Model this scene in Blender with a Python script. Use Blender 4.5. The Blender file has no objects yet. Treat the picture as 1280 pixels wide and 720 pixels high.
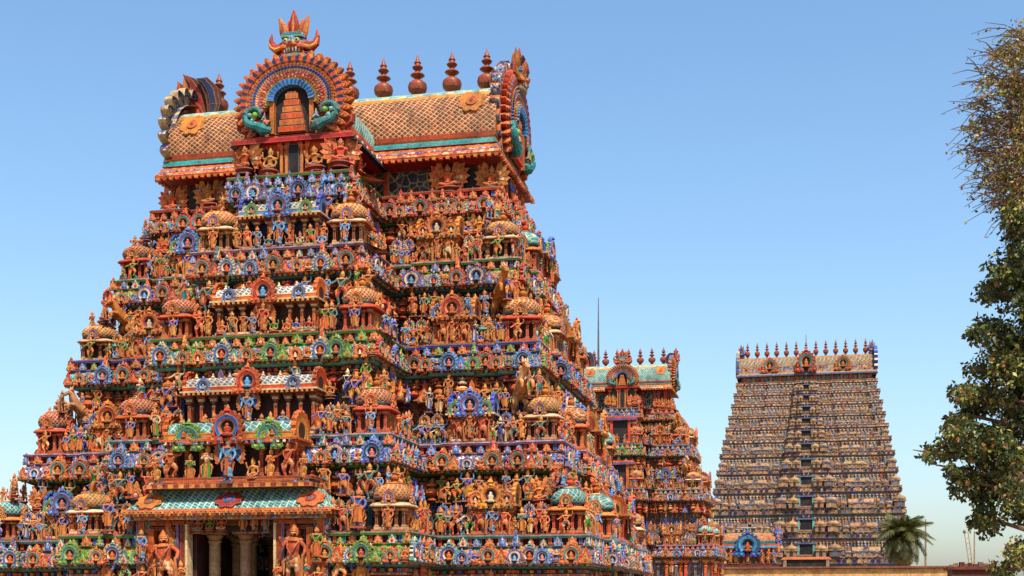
import bpy, bmesh, math, random
import numpy as np
from mathutils import Matrix, Vector
random.seed(11)
PI = math.pi
R = math.radians
scene = bpy.context.scene
COL = scene.collection

# ------------------------------------------------------------------ camera, sky, sun, exposure
EYE = 1.7
FPX, HX, HY, YAW = 1650.0, 640.0, 755.0, R(12.47)
cam = bpy.data.cameras.new('camera')
cam.sensor_width = 36.0
cam.lens = FPX / 1280 * 36.0
cam.shift_y = (HY - 360) / 1280
cam.clip_start = 0.5
cam.clip_end = 6000
camo = bpy.data.objects.new('camera', cam)
COL.objects.link(camo)
camo.location = (0, 0, EYE)
camo.rotation_euler = (R(90), 0, YAW)
scene.camera = camo

SUN = Vector((0.42, -0.70, 1.30)).normalized()
world = bpy.data.worlds.new('World')
scene.world = world
world.use_nodes = True
wn = world.node_tree.nodes
sky = wn.new('ShaderNodeTexSky')
sky.sky_type = 'NISHITA'
sky.sun_disc = False
sky.sun_elevation = math.asin(SUN.z)
sky.sun_rotation = math.atan2(SUN.x, SUN.y)
sky.altitude = 0
sky.air_density = 1.1
sky.dust_density = 2.2
sky.ozone_density = 2.6
bg = wn['Background']
bg.inputs[1].default_value = 0.11
hsv = wn.new('ShaderNodeHueSaturation')
hsv.inputs['Hue'].default_value = .496
hsv.inputs['Saturation'].default_value = 1.12
hsv.inputs['Value'].default_value = 1.17
world.node_tree.links.new(sky.outputs[0], hsv.inputs['Color'])
world.node_tree.links.new(hsv.outputs[0], bg.inputs[0])
sl = bpy.data.lights.new('sun', 'SUN')
sl.energy = 5.0
sl.angle = R(0.5)
sl.color = (1.0, 0.93, 0.82)
so = bpy.data.objects.new('sun', sl)
COL.objects.link(so)
so.rotation_euler = (-SUN).to_track_quat('-Z', 'Y').to_euler()
so.location = (0, 0, 60)
vs = scene.view_settings
vs.view_transform = 'Standard'
vs.look = 'None'
vs.exposure = 0.82
vs.gamma = 1.0
vs.use_curve_mapping = False

# ------------------------------------------------------------------ materials
MAT = {}
def nn(nt, t, **kw):
    n = nt.nodes.new(t)
    for k, v in kw.items():
        setattr(n, k, v)
    return n
def math_(nt, op, a, b=None, clamp=False):
    n = nn(nt, 'ShaderNodeMath', operation=op, use_clamp=clamp)
    for i, q in enumerate((a, b)):
        if q is None: continue
        if isinstance(q, (int, float)): n.inputs[i].default_value = q
        else: nt.links.new(q, n.inputs[i])
    return n.outputs[0]
def mix_(nt, f, a, b, blend='MIX'):
    n = nn(nt, 'ShaderNodeMix', data_type='RGBA', blend_type=blend)
    for i, q in ((0, f), (6, a), (7, b)):
        if isinstance(q, (int, float)): n.inputs[i].default_value = q
        elif isinstance(q, tuple): n.inputs[i].default_value = (q + (1,))[:4]
        else: nt.links.new(q, n.inputs[i])
    return n.outputs[2]
def ramp_(nt, f, stops, interp='LINEAR'):
    n = nn(nt, 'ShaderNodeValToRGB')
    n.color_ramp.interpolation = interp
    el = n.color_ramp.elements
    while len(el) < len(stops): el.new(0.5)
    for e, (p, c) in zip(el, stops):
        e.position = p
        e.color = (c + (1,))[:4] if isinstance(c, tuple) else (c, c, c, 1)
    nt.links.new(f, n.inputs[0])
    return n.outputs[0]
def base_mat(name, rough=0.7, spec=0.25):
    m = bpy.data.materials.new(name)
    m.use_nodes = True
    nt = m.node_tree
    b = nt.nodes['Principled BSDF']
    b.inputs['Roughness'].default_value = rough
    b.inputs['Specular IOR Level'].default_value = spec
    MAT[name] = m
    return m, nt, b
def noise_(nt, vec, scale, detail=3, rough=.55):
    n = nn(nt, 'ShaderNodeTexNoise')
    n.inputs['Scale'].default_value = scale
    n.inputs['Detail'].default_value = detail
    n.inputs['Roughness'].default_value = rough
    nt.links.new(vec, n.inputs['Vector'])
    return n.outputs[0]
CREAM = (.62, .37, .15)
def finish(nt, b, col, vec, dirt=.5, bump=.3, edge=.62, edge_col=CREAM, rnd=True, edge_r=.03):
    # weathering streaks, repaint variation, pale painted edge outlines that also paint in bright edge highlights
    n1 = noise_(nt, vec, 1.3, 4)
    n2 = noise_(nt, vec, 9.0, 3)
    d = ramp_(nt, n1, [(.38, 1.0), (.68, 1.0 - dirt)])
    col = mix_(nt, 1.0, col, d, 'MULTIPLY')
    mp = nn(nt, 'ShaderNodeMapping'); mp.inputs['Scale'].default_value = (3.2, 3.2, .32)
    nt.links.new(vec, mp.inputs[0])
    st = ramp_(nt, noise_(nt, mp.outputs[0], 1.0, 5, .7), [(.50, 1.0), (.66, 1.0 - .85*dirt)])
    col = mix_(nt, 1.0, col, st, 'MULTIPLY')
    fd = ramp_(nt, noise_(nt, vec, .55, 3), [(.45, 0.0), (.75, .12)])
    col = mix_(nt, fd, col, (.30, .17, .10))
    d2 = ramp_(nt, n2, [(.28, .5), (.5, .95), (.75, 1.25)])
    col = mix_(nt, 1.0, col, d2, 'MULTIPLY')
    if rnd:
        oi = nn(nt, 'ShaderNodeObjectInfo')
        hs = nn(nt, 'ShaderNodeHueSaturation')
        nt.links.new(math_(nt, 'MULTIPLY_ADD', oi.outputs['Random'], .024), hs.inputs['Hue'])
        hs.inputs['Hue'].links[0].from_node.inputs[2].default_value = .486
        v = math_(nt, 'FRACT', math_(nt, 'MULTIPLY', oi.outputs['Random'], 17.3))
        vv = nn(nt, 'ShaderNodeMath', operation='MULTIPLY_ADD')
        nt.links.new(v, vv.inputs[0]); vv.inputs[1].default_value = .4; vv.inputs[2].default_value = .8
        nt.links.new(vv.outputs[0], hs.inputs['Value'])
        nt.links.new(col, hs.inputs['Color'])
        col = hs.outputs[0]
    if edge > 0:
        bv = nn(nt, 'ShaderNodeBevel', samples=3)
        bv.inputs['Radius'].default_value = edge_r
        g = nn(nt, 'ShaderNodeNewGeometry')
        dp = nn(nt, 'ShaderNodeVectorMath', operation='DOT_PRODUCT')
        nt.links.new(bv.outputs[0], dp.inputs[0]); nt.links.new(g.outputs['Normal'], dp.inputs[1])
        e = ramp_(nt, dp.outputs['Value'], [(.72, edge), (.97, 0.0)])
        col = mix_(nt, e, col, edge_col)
    nt.links.new(col, b.inputs['Base Color'])
    if bump:
        bp = nn(nt, 'ShaderNodeBump')
        bp.inputs['Strength'].default_value = bump
        bp.inputs['Distance'].default_value = .04
        nt.links.new(noise_(nt, vec, 14, 4), bp.inputs['Height'])
        nt.links.new(bp.outputs[0], b.inputs['Normal'])
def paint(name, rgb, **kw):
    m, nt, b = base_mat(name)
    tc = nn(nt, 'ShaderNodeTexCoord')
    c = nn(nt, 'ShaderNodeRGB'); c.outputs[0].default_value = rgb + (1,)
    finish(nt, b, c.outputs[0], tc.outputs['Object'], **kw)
def ornate(name, cols, scale=5.0, **kw):
    # carved polychrome relief: painted cells with raised cream outlines
    m, nt, b = base_mat(name)
    tc = nn(nt, 'ShaderNodeTexCoord')
    v = nn(nt, 'ShaderNodeTexVoronoi'); v.inputs['Scale'].default_value = scale
    nt.links.new(tc.outputs['Object'], v.inputs['Vector'])
    s = nn(nt, 'ShaderNodeSeparateColor'); nt.links.new(v.outputs['Color'], s.inputs[0])
    n = len(cols)
    c = ramp_(nt, s.outputs[0], [(i / n, q) for i, q in enumerate(cols)], 'CONSTANT')
    ve = nn(nt, 'ShaderNodeTexVoronoi', feature='DISTANCE_TO_EDGE'); ve.inputs['Scale'].default_value = scale
    nt.links.new(tc.outputs['Object'], ve.inputs['Vector'])
    e = ramp_(nt, ve.outputs['Distance'], [(.03, .55), (.09, 0.0)])
    c = mix_(nt, e, c, CREAM)
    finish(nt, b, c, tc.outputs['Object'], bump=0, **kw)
    bp = nn(nt, 'ShaderNodeBump'); bp.inputs['Strength'].default_value = .8; bp.inputs['Distance'].default_value = .08
    nt.links.new(v.outputs['Distance'], bp.inputs['Height']); bp.invert = True
    nt.links.new(bp.outputs[0], b.inputs['Normal'])
def lattice(name, ca, cb, line, scale=3.2, width=.17, **kw):
    # fish-scale / diamond tile pattern with pale outlines
    m, nt, b = base_mat(name)
    tc = nn(nt, 'ShaderNodeTexCoord')
    sp = nn(nt, 'ShaderNodeSeparateXYZ'); nt.links.new(tc.outputs['Object'], sp.inputs[0])
    p = math_(nt, 'MULTIPLY', math_(nt, 'ADD', sp.outputs[0], sp.outputs[1]), scale)
    q = math_(nt, 'MULTIPLY', sp.outputs[2], scale * 1.25)
    A = math_(nt, 'ADD', p, q); B = math_(nt, 'SUBTRACT', p, q)
    fa = math_(nt, 'ABSOLUTE', math_(nt, 'SUBTRACT', math_(nt, 'FRACT', A), .5))
    fb = math_(nt, 'ABSOLUTE', math_(nt, 'SUBTRACT', math_(nt, 'FRACT', B), .5))
    mx = math_(nt, 'MAXIMUM', fa, fb)
    ln = ramp_(nt, mx, [(.5 - width, 0.0), (.5 - width * .6, 1.0)])
    wn_ = nn(nt, 'ShaderNodeTexWhiteNoise', noise_dimensions='2D')
    cx = nn(nt, 'ShaderNodeCombineXYZ')
    nt.links.new(math_(nt, 'FLOOR', A), cx.inputs[0]); nt.links.new(math_(nt, 'FLOOR', B), cx.inputs[1])
    nt.links.new(cx.outputs[0], wn_.inputs['Vector'])
    c = mix_(nt, wn_.outputs['Value'], ca, cb)
    c = mix_(nt, ln, c, line)
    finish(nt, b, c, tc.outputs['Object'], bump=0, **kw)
    bp = nn(nt, 'ShaderNodeBump'); bp.inputs['Strength'].default_value = .7; bp.inputs['Distance'].default_value = .06
    nt.links.new(mx, bp.inputs['Height']); bp.invert = True
    nt.links.new(bp.outputs[0], b.inputs['Normal'])
def checker(name, ca, cb, scale, **kw):
    m, nt, b = base_mat(name)
    tc = nn(nt, 'ShaderNodeTexCoord')
    k = nn(nt, 'ShaderNodeTexChecker'); k.inputs['Scale'].default_value = scale
    k.inputs[1].default_value = ca + (1,); k.inputs[2].default_value = cb + (1,)
    nt.links.new(tc.outputs['Object'], k.inputs[0])
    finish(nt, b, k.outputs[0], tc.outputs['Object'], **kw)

C = dict(orange=(.46, .066, .008), red=(.28, .014, .006), brick=(.20, .026, .008), yellow=(.50, .17, .022), gold=(.42, .115, .013),
         cream=(.54, .38, .20), white=(.56, .50, .42), blue=(.010, .060, .32), sky_blue=(.045, .23, .46), teal=(.006, .14, .15),
         aqua=(.08, .36, .33), green=(.025, .17, .016), lime=(.15, .28, .03), violet=(.11, .05, .14), maroon=(.065, .009, .005),
         navy=(.004, .010, .055), black=(.007, .005, .006), pink=(.40, .10, .07), brown=(.09, .022, .008), stone=(.27, .16, .08), grey=(.11, .085, .08))
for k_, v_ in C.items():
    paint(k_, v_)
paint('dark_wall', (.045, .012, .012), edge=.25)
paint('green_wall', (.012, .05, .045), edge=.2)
paint('pale_hide', (.46, .34, .23)); paint('tan_hide', (.42, .20, .075))
paint('kalasha_copper', (.24, .05, .018), edge=.2, rnd=False)
MAT['kalasha_copper'].node_tree.nodes['Principled BSDF'].inputs['Roughness'].default_value = .38
ornate('relief_warm', [C['orange'], C['red'], C['yellow'], C['brick'], C['blue'], C['teal']], 8)
ornate('relief_dark', [C['maroon'], C['brick'], C['navy'], C['red'], C['maroon'], C['green']], 6.5, edge=.3)
ornate('relief_deep', [C['navy'], C['maroon'], C['teal'], C['navy'], C['brick'], C['blue']], 6.5, edge=.3)
ornate('relief_blue', [C['blue'], C['sky_blue'], C['navy'], C['blue'], C['white'], C['red']], 8.0)
ornate('relief_teal', [C['teal'], C['navy'], C['aqua'], C['green'], C['blue'], C['orange']], 8)
ornate('relief_green', [C['green'], C['teal'], C['lime'], C['orange'], C['green'], C['red']], 8)
ornate('relief_panel', [(.008, .03, .045), (.012, .05, .06), (.006, .018, .03), (.02, .07, .075)], 2.6, edge=.15)
ornate('relief_gold', [C['yellow'], C['gold'], C['orange'], C['red'], C['cream']], 5.5)
lattice('scale_orange', (.36, .070, .012), (.22, .025, .008), (.52, .33, .14), 4.0, .11)
lattice('scale_yellow', (.46, .16, .026), (.34, .07, .012), (.54, .36, .15), 4.0, .11)
lattice('scale_teal', (.014, .12, .14), (.05, .24, .22), (.42, .45, .32), 3.6, .11)
lattice('scale_white', (.05, .13, .20), (.18, .08, .05), (.54, .48, .36), 3.8, .15)
lattice('scale_big', (.30, .030, .007), (.13, .009, .004), (.58, .42, .20), 3.3, .085, dirt=.5)
checker('ridge_check', (.11, .36, .36), (.50, .40, .22), 2.4)
checker('petal_band', (.44, .16, .03), (.20, .02, .008), 4.2)
checker('rail_band', (.13, .08, .12), (.22, .15, .16), 3.0)

paint('ochre_tile', (.33, .19, .085), edge=.3, edge_r=.12)  # far tower palette from here: distance haze is put into the greyed paint
paint('beige', (.27, .165, .095), edge=.4, edge_r=.12)
paint('muted_brown', (.13, .08, .055), edge=.3, edge_r=.12)
paint('slate_blue', (.045, .10, .24), edge=.3, edge_r=.12)
paint('pale_plaster', (.46, .39, .29), edge=.2, edge_r=.12)
ornate('far_relief', [C['brown'], (.30, .15, .08), C['slate'] if 'slate' in C else (.05, .10, .28), (.34, .24, .14), C['brick'], (.10, .20, .30), (.36, .13, .04)], 1.3, edge=.3, edge_r=.1)
ornate('far_wall', [(.19, .10, .055), (.24, .14, .08), (.07, .12, .20), (.15, .07, .04), (.08, .16, .15)], 1.0, edge=.2, edge_r=.1)

# ------------------------------------------------------------------ mesh builder with material roles
class MB:
    def __init__(s): s.v, s.f, s.m = [], [], []
    def add(s, vs_, fs, m, M=None):
        o = len(s.v)
        s.v += [tuple(M @ Vector(p)) for p in vs_] if M is not None else [tuple(p) for p in vs_]
        for q in fs:
            s.f.append(tuple(i + o for i in q))
            s.m.append(m if isinstance(m, str) else None)
        if not isinstance(m, str):
            s.m[-len(fs):] = list(m)
        return s
    def join(s, o, M=None, remap=None):
        mm = [remap.get(x, x) for x in o.m] if remap else o.m
        return s.add(o.v, o.f, list(mm), M)
    def box(s, c, d, m, M=None, taper=1.0):
        x, y, z = c; a, b, h = d[0] / 2, d[1] / 2, d[2] / 2
        t = taper
        vs_ = [(x-a, y-b, z-h), (x+a, y-b, z-h), (x+a, y+b, z-h), (x-a, y+b, z-h),
               (x-a*t, y-b*t, z+h), (x+a*t, y-b*t, z+h), (x+a*t, y+b*t, z+h), (x-a*t, y+b*t, z+h)]
        return s.add(vs_, [(3,2,1,0), (4,5,6,7), (0,1,5,4), (1,2,6,5), (2,3,7,6), (3,0,4,7)], m, M)
    def lathe(s, prof, n, m, M=None, sq=0.0, lobes=0, lob=0.0):
        # prof: (r, z) or (r, z, mat); sq squares the section
        vs_, fs, ms = [], [], []
        for p in prof:
            for i in range(n):
                a = 2 * PI * (i + .5) / n
                r = p[0]
                if sq:
                    k = max(abs(math.cos(a)), abs(math.sin(a)))
                    r = r * ((1 - sq) + sq / k)
                if lobes: r *= 1 + lob * abs(math.sin(lobes * a / 2))
                vs_.append((r * math.cos(a), r * math.sin(a), p[1]))
        for j in range(len(prof) - 1):
            mm = prof[j][2] if len(prof[j]) > 2 else m
            for i in range(n):
                k = (i + 1) % n
                fs.append((j*n+i, j*n+k, (j+1)*n+k, (j+1)*n+i)); ms.append(mm)
        fs.append(tuple(range(n))[::-1]); ms.append(ms[0])
        fs.append(tuple((len(prof)-1)*n + i for i in range(n))); ms.append(ms[-2])
        return s.add(vs_, fs, ms, M)
    def ball(s, c, r, m, M=None, n=10, k=6):
        rx, ry, rz = r if isinstance(r, tuple) else (r, r, r)
        vs_ = []
        for j in range(k + 1):
            t = PI * j / k
            rr = max(math.sin(t), .02)
            for i in range(n):
                a = 2 * PI * i / n
                vs_.append((c[0] + rx*rr*math.cos(a), c[1] + ry*rr*math.sin(a), c[2] - rz*math.cos(t)))
        fs = [(j*n+i, j*n+(i+1) % n, (j+1)*n+(i+1) % n, (j+1)*n+i) for j in range(k) for i in range(n)]
        return s.add(vs_, fs, m, M)
    def tube(s, path, rad, m, M=None, n=7):
        P = [Vector(p) for p in path]
        if not isinstance(rad, (list, tuple)): rad = [rad] * len(P)
        vs_, fs = [], []
        up = Vector((.13, .31, .94))
        for j, p in enumerate(P):
            d = (P[min(j+1, len(P)-1)] - P[max(j-1, 0)]).normalized()
            a = d.cross(up)
            if a.length < 1e-3: a = d.cross(Vector((1, 0, 0)))
            a.normalize(); b = d.cross(a)
            for i in range(n):
                t = 2 * PI * i / n
                vs_.append(p + (a * math.cos(t) + b * math.sin(t)) * rad[j])
        for j in range(len(P) - 1):
            for i in range(n):
                fs.append((j*n+i, j*n+(i+1) % n, (j+1)*n+(i+1) % n, (j+1)*n+i))
        fs.append(tuple(range(n))); fs.append(tuple((len(P)-1)*n+i for i in range(n))[::-1])
        return s.add(vs_, fs, m, M)
    def prism(s, poly, y0, y1, m, M=None):
        # outline in x,z extruded from y0 (front) to y1 (back)
        n = len(poly)
        vs_ = [(p[0], y0, p[1]) for p in poly] + [(p[0], y1, p[1]) for p in poly]
        fs = [tuple(range(n)), tuple(range(n, 2*n))[::-1]] + [(i, i+n, (i+1) % n + n, (i+1) % n) for i in range(n)]
        return s.add(vs_, fs, m, M)
    def ring(s, r0, r1, y0, y1, m, M=None, a0=0, a1=360, n=28, lobes=0, lob=0.0, m2=None, sharp=False):
        # annulus in x,z round the y axis, front y0, back y1; lobes scallop its outer rim
        full = abs(a1 - a0 - 360) < 1e-6
        k = n if full else n + 1
        vs_, fs, ms = [], [], []
        for i in range(k):
            t = (i / n)
            a = R(a0 + (a1 - a0) * t)
            q = 1.0
            if lobes:
                w = (lobes * t) % 1.0
                q = 1 + lob * ((1 - abs(2*w - 1)) if sharp else math.sin(PI * w))
            c_, s_ = math.cos(a), math.sin(a)
            vs_ += [(r1*q*c_, y1, r1*q*s_), (r1*q*c_, y0 + (y1-y0)*.25, r1*q*s_), ((r1*q*.94+r0*.06)*c_, y0, (r1*q*.94+r0*.06)*s_),
                    (r0*c_, y0 + (y1-y0)*.1, r0*s_), (r0*c_, y1, r0*s_)]
        for i in range(n):
            j = (i + 1) % k
            mm = m
            if m2 and lobes and ((lobes * (i + .5) / n) % 1.0 < .5): mm = m2
            for q in range(4):
                fs.append((i*5+q, j*5+q, j*5+q+1, i*5+q+1)); ms.append(mm)
        if not full:
            fs.append((0, 1, 2, 3, 4)); ms.append(m)
            b = (k-1)*5; fs.append((b+4, b+3, b+2, b+1, b)); ms.append(m)
        return s.add(vs_, fs, ms, M)
    def disc(s, r, y, m, M=None, n=20):
        return s.add([(r*math.cos(2*PI*i/n), y, r*math.sin(2*PI*i/n)) for i in range(n)], [tuple(range(n))], m, M)
    def mesh(s, name, roles=None, ang=35):
        me = bpy.data.meshes.new(name)
        me.from_pydata(s.v, [], s.f)
        keys = []
        mm = [(roles.get(x, x) if roles else x) for x in s.m]
        for x in mm:
            if x not in keys: keys.append(x)
        for x in keys: me.materials.append(MAT[x])
        ix = {x: i for i, x in enumerate(keys)}
        me.polygons.foreach_set('material_index', [ix[x] for x in mm])
        bm = bmesh.new(); bm.from_mesh(me)
        bmesh.ops.recalc_face_normals(bm, faces=bm.faces)
        bm.to_mesh(me); bm.free()
        me.polygons.foreach_set('use_smooth', [True] * len(me.polygons))
        me.set_sharp_from_angle(angle=R(ang))
        me.update()
        return me
def T_(x=0, y=0, z=0, rz=0, s=1.0):
    sc = s if isinstance(s, tuple) else (s, s, s)
    return Matrix.Translation((x, y, z)) @ Matrix.Rotation(rz, 4, 'Z') @ Matrix.Diagonal(sc + (1,))

def link(name, me, parent=None, M=None):
    o = bpy.data.objects.new(name, me)
    COL.objects.link(o)
    if parent: o.parent = parent
    if M is not None: o.matrix_local = M if parent else M
    return o
def thing(name, label, cat, loc=(0, 0, 0), group=None):
    o = bpy.data.objects.new(name, None); COL.objects.link(o)
    o.location = loc; o['label'] = label; o['category'] = cat
    o.empty_display_size = .5
    if group: o['group'] = group
    return o
def project(p):
    u = p[0]*math.cos(YAW) + p[1]*math.sin(YAW); d = -p[0]*math.sin(YAW) + p[1]*math.cos(YAW)
    if d < .1: return (-9999, 0, .1)
    return (HX + FPX*u/d, HY - FPX*(p[2]-EYE)/d, d)
def at(px, py, Y):
    # point seen at photo pixel (px, py) on the plane at distance Y along the temple axis
    ph = math.atan((px - HX)/FPX) - YAW
    X = Y * math.tan(ph)
    d = -X*math.sin(YAW) + Y*math.cos(YAW)
    return Vector((X, Y, EYE + (HY - py)*d/FPX))

# queue of repeated parts: the 100 that show largest become objects, the rest of a kind one part
Q = {}
def put(T, kind, me, M, label=None, size=1.0):
    p = T['loc'] + M.translation
    x, y, d = project(p)
    if x < -170 or x > 1450 or y > 800: return
    w = size / d
    if x < -10 or x > 1290 or y > 735: w *= .05
    Q.setdefault((T['key'], kind), []).append((w, me, M, label))
def put_group(T, kind, parts, M, label=None):
    p = T['loc'] + M.translation
    x, y, d = project(p)
    if x < -170 or x > 1450 or y > 810: return
    e = bpy.data.objects.new(kind, None); COL.objects.link(e)
    e.parent = T['root']; e.matrix_local = M; e.empty_display_size = .3
    if label: e['label'] = label
    for nm, me, *mx in parts:
        o = bpy.data.objects.new(nm, me); COL.objects.link(o); o.parent = e
        if mx: o.matrix_local = mx[0]
def merged(items, name):
    vs_, nv = [], 0
    loops, starts, totals, mids, keys = [], [], [], [], []
    for w, me, M, lb in items:
        n = len(me.vertices)
        co = np.empty(n*3, np.float32); me.vertices.foreach_get('co', co)
        A = np.array(M)
        co = co.reshape(-1, 3) @ A[:3, :3].T + A[:3, 3]
        li = np.empty(len(me.loops), np.int32); me.loops.foreach_get('vertex_index', li)
        lt = np.empty(len(me.polygons), np.int32); me.polygons.foreach_get('loop_total', lt)
        mi = np.empty(len(me.polygons), np.int32); me.polygons.foreach_get('material_index', mi)
        loc = []
        for m in me.materials:
            if m not in keys: keys.append(m)
            loc.append(keys.index(m))
        vs_.append(co); loops.append(li + nv); totals.append(lt); mids.append(np.array(loc)[mi]); nv += n
    co = np.concatenate(vs_); li = np.concatenate(loops); lt = np.concatenate(totals); mi = np.concatenate(mids)
    me = bpy.data.meshes.new(name)
    me.vertices.add(len(co)); me.vertices.foreach_set('co', co.ravel().astype(np.float32))
    me.loops.add(len(li)); me.loops.foreach_set('vertex_index', li.astype(np.int32))
    me.polygons.add(len(lt))
    st = np.concatenate(([0], np.cumsum(lt)[:-1]))
    me.polygons.foreach_set('loop_start', st.astype(np.int32))
    for m in keys: me.materials.append(m)
    me.polygons.foreach_set('material_index', mi.astype(np.int32))
    me.polygons.foreach_set('use_smooth', [True]*len(lt))
    me.update(calc_edges=True); me.validate()
    me.set_sharp_from_angle(angle=R(35))
    return me
def flush(T):
    for (key, kind), L in list(Q.items()):
        if key != T['key']: continue
        L.sort(key=lambda t: -t[0])
        for w, me, M, lb in L[:100]:
            o = link(kind, me, T['root'], M)
            if lb: o['label'] = lb
        if len(L) > 100:
            o = link(kind, merged(L[100:], kind), T['root'])
            o['kind'] = 'stuff'
        del Q[(key, kind)]

# ------------------------------------------------------------------ sculpted figures
def skin_body(J, E):
    # J: name -> (pos, radius); E: (a, b, role)
    names = list(J)
    me = bpy.data.meshes.new('body')
    me.from_pydata([J[n][0] for n in names], [(names.index(a), names.index(b)) for a, b, r in E], [])
    ob = bpy.data.objects.new('body', me); COL.objects.link(ob)
    sk = ob.modifiers.new('skin', 'SKIN'); sk.use_smooth_shade = True
    for i, n in enumerate(names):
        d = me.skin_vertices[0].data[i]
        d.radius = (J[n][1], J[n][1]); d.use_root = (i == 0)
    ob.modifiers.new('sub', 'SUBSURF').levels = 1
    dg = bpy.context.evaluated_depsgraph_get()
    ev = ob.evaluated_get(dg).to_mesh()
    v = [tuple(q.co) for q in ev.vertices]; f = [tuple(p.vertices) for p in ev.polygons]
    cen = [Vector(p.center) for p in ev.polygons]
    seg = [(Vector(J[a][0]), Vector(J[b][0]), (J[a][1]+J[b][1])/2, r) for a, b, r in E]
    ms = []
    for c in cen:
        best, br = 1e9, None
        for a, b, rad, r in seg:
            d = b - a
            t = max(0, min(1, (c-a).dot(d) / max(d.length_squared, 1e-9)))
            q = (c - (a + d*t)).length - rad
            if q < best: best, br = q, r
        ms.append(br)
    ob.evaluated_get(dg).to_mesh_clear()
    bpy.data.objects.remove(ob); bpy.data.meshes.remove(me)
    return MB().add(v, f, ms)
def human(kind):
    J = dict(pelvis=((0, 0, .50), .078), belly=((0, -.005, .585), .066), chest=((0, 0, .69), .088), neck=((0, 0, .775), .036),
             head=((0, -.012, .84), .054), top=((0, 0, .885), .046))
    for s, n in ((1, 'L'), (-1, 'R')):
        J.update({'hip'+n: ((s*.052, 0, .475), .064), 'knee'+n: ((s*.062, -.02, .27), .048), 'ank'+n: ((s*.062, .005, .06), .032), 'toe'+n: ((s*.075, -.06, .025), .028),
                  'sh'+n: ((s*.115, .005, .735), .042), 'el'+n: ((s*.185, .0, .60), .032), 'wr'+n: ((s*.165, -.085, .50), .025), 'ha'+n: ((s*.155, -.12, .47), .026)})
    def setj(**kw):
        for k, p in kw.items(): J[k] = (p, J[k][1])
    base_z = 0
    four = kind in ('four', 'seated', 'deity')
    if kind == 'bless':
        setj(elR=(-.17, -.03, .62), wrR=(-.15, -.12, .70), haR=(-.15, -.14, .76))
    if kind == 'dance':
        setj(kneeL=(.16, -.06, .36), ankL=(.06, -.03, .20), toeL=(.10, -.09, .16), kneeR=(-.10, -.05, .26), elL=(.22, 0, .74), wrL=(.27, -.03, .87), haL=(.25, -.05, .92),
             elR=(-.22, -.02, .66), wrR=(-.30, -.08, .60), haR=(-.34, -.1, .60), head=(.02, -.012, .84), top=(.035, 0, .885))
    if kind == 'atlas':
        setj(elL=(.22, -.01, .77), wrL=(.20, -.02, .92), haL=(.17, -.02, .98), elR=(-.22, -.01, .77), wrR=(-.20, -.02, .92), haR=(-.17, -.02, .98),
             kneeL=(.11, -.06, .27), kneeR=(-.11, -.06, .27), ankL=(.10, .02, .06), ankR=(-.10, .02, .06))
    if kind in ('guard',):
        setj(kneeL=(.12, -.06, .30), ankL=(.15, .0, .07), toeL=(.18, -.06, .03), elL=(.23, -.02, .64), wrL=(.24, -.1, .54), haL=(.23, -.13, .50),
             elR=(-.2, -.03, .64), wrR=(-.2, -.13, .72), haR=(-.19, -.15, .78))
        J['pelvis'] = ((-.01, 0, .50), .09); J['chest'] = ((0, 0, .69), .105); J['belly'] = ((0, -.01, .59), .085)
    if kind == 'pray':
        setj(elL=(.15, -.04, .60), wrL=(.05, -.12, .66), haL=(.015, -.14, .71), elR=(-.15, -.04, .60), wrR=(-.05, -.12, .66), haR=(-.015, -.14, .71))
    if kind in ('seated', 'winged'):
        dz = -.36
        for k in list(J): J[k] = ((J[k][0][0], J[k][0][1], J[k][0][2] + dz), J[k][1])
        setj(kneeL=(.20, -.10, .13), ankL=(.03, -.15, .07), toeL=(-.06, -.16, .06), kneeR=(-.20, -.10, .13), ankR=(-.03, -.11, .09), toeR=(.06, -.13, .10))
        if kind == 'winged': setj(elL=(.19, -.02, .32), wrL=(.20, -.1, .40), haL=(.19, -.12, .46), elR=(-.19, -.02, .32), wrR=(-.20, -.1, .40), haR=(-.19, -.12, .46))
    if four:
        for s, n in ((1, 'L'), (-1, 'R')):
            z = J['chest'][0][2]
            J.update({'e2'+n: ((s*.21, .02, z+.01), .03), 'w2'+n: ((s*.23, -.02, z+.14), .024), 'h2'+n: ((s*.22, -.03, z+.20), .03)})
    E = [('pelvis', 'belly', 'skin'), ('belly', 'chest', 'skin'), ('chest', 'neck', 'skin'), ('neck', 'head', 'skin'), ('head', 'top', 'gold')]
    for n in 'LR':
        E += [('pelvis', 'hip'+n, 'cloth'), ('hip'+n, 'knee'+n, 'cloth'), ('knee'+n, 'ank'+n, 'cloth' if kind in ('seated', 'deity') else 'skin'), ('ank'+n, 'toe'+n, 'skin'),
              ('chest', 'sh'+n, 'skin'), ('sh'+n, 'el'+n, 'skin'), ('el'+n, 'wr'+n, 'skin'), ('wr'+n, 'ha'+n, 'skin')]
        if four: E += [('sh'+n, 'e2'+n, 'skin'), ('e2'+n, 'w2'+n, 'skin'), ('w2'+n, 'h2'+n, 'gold')]
    b = skin_body(J, E)
    hx, hy, hz = J['head'][0]
    # face: eyes, nose, mouth, ears; tall crown, necklace, belt, armlets
    for s in (1, -1):
        b.ball((hx+s*.02, hy-.047, hz+.008), .009, 'white', n=6, k=4)
        b.ball((hx+s*.055, hy+.005, hz-.01), (.012, .014, .03), 'gold', n=6, k=4)
    b.ball((hx, hy-.055, hz-.008), (.009, .012, .016), 'skin', n=6, k=4)
    b.ball((hx, hy-.05, hz-.028), (.016, .008, .006), 'red', n=6, k=4)
    b.lathe([(.062, 0), (.066, .012), (.056, .022), (.054, .05), (.048, .055), (.04, .09), (.026, .115), (.02, .12), (.008, .15)], 10, 'gold', T_(hx, hy+.012, hz+.025))
    cz = J['chest'][0][2]
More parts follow.
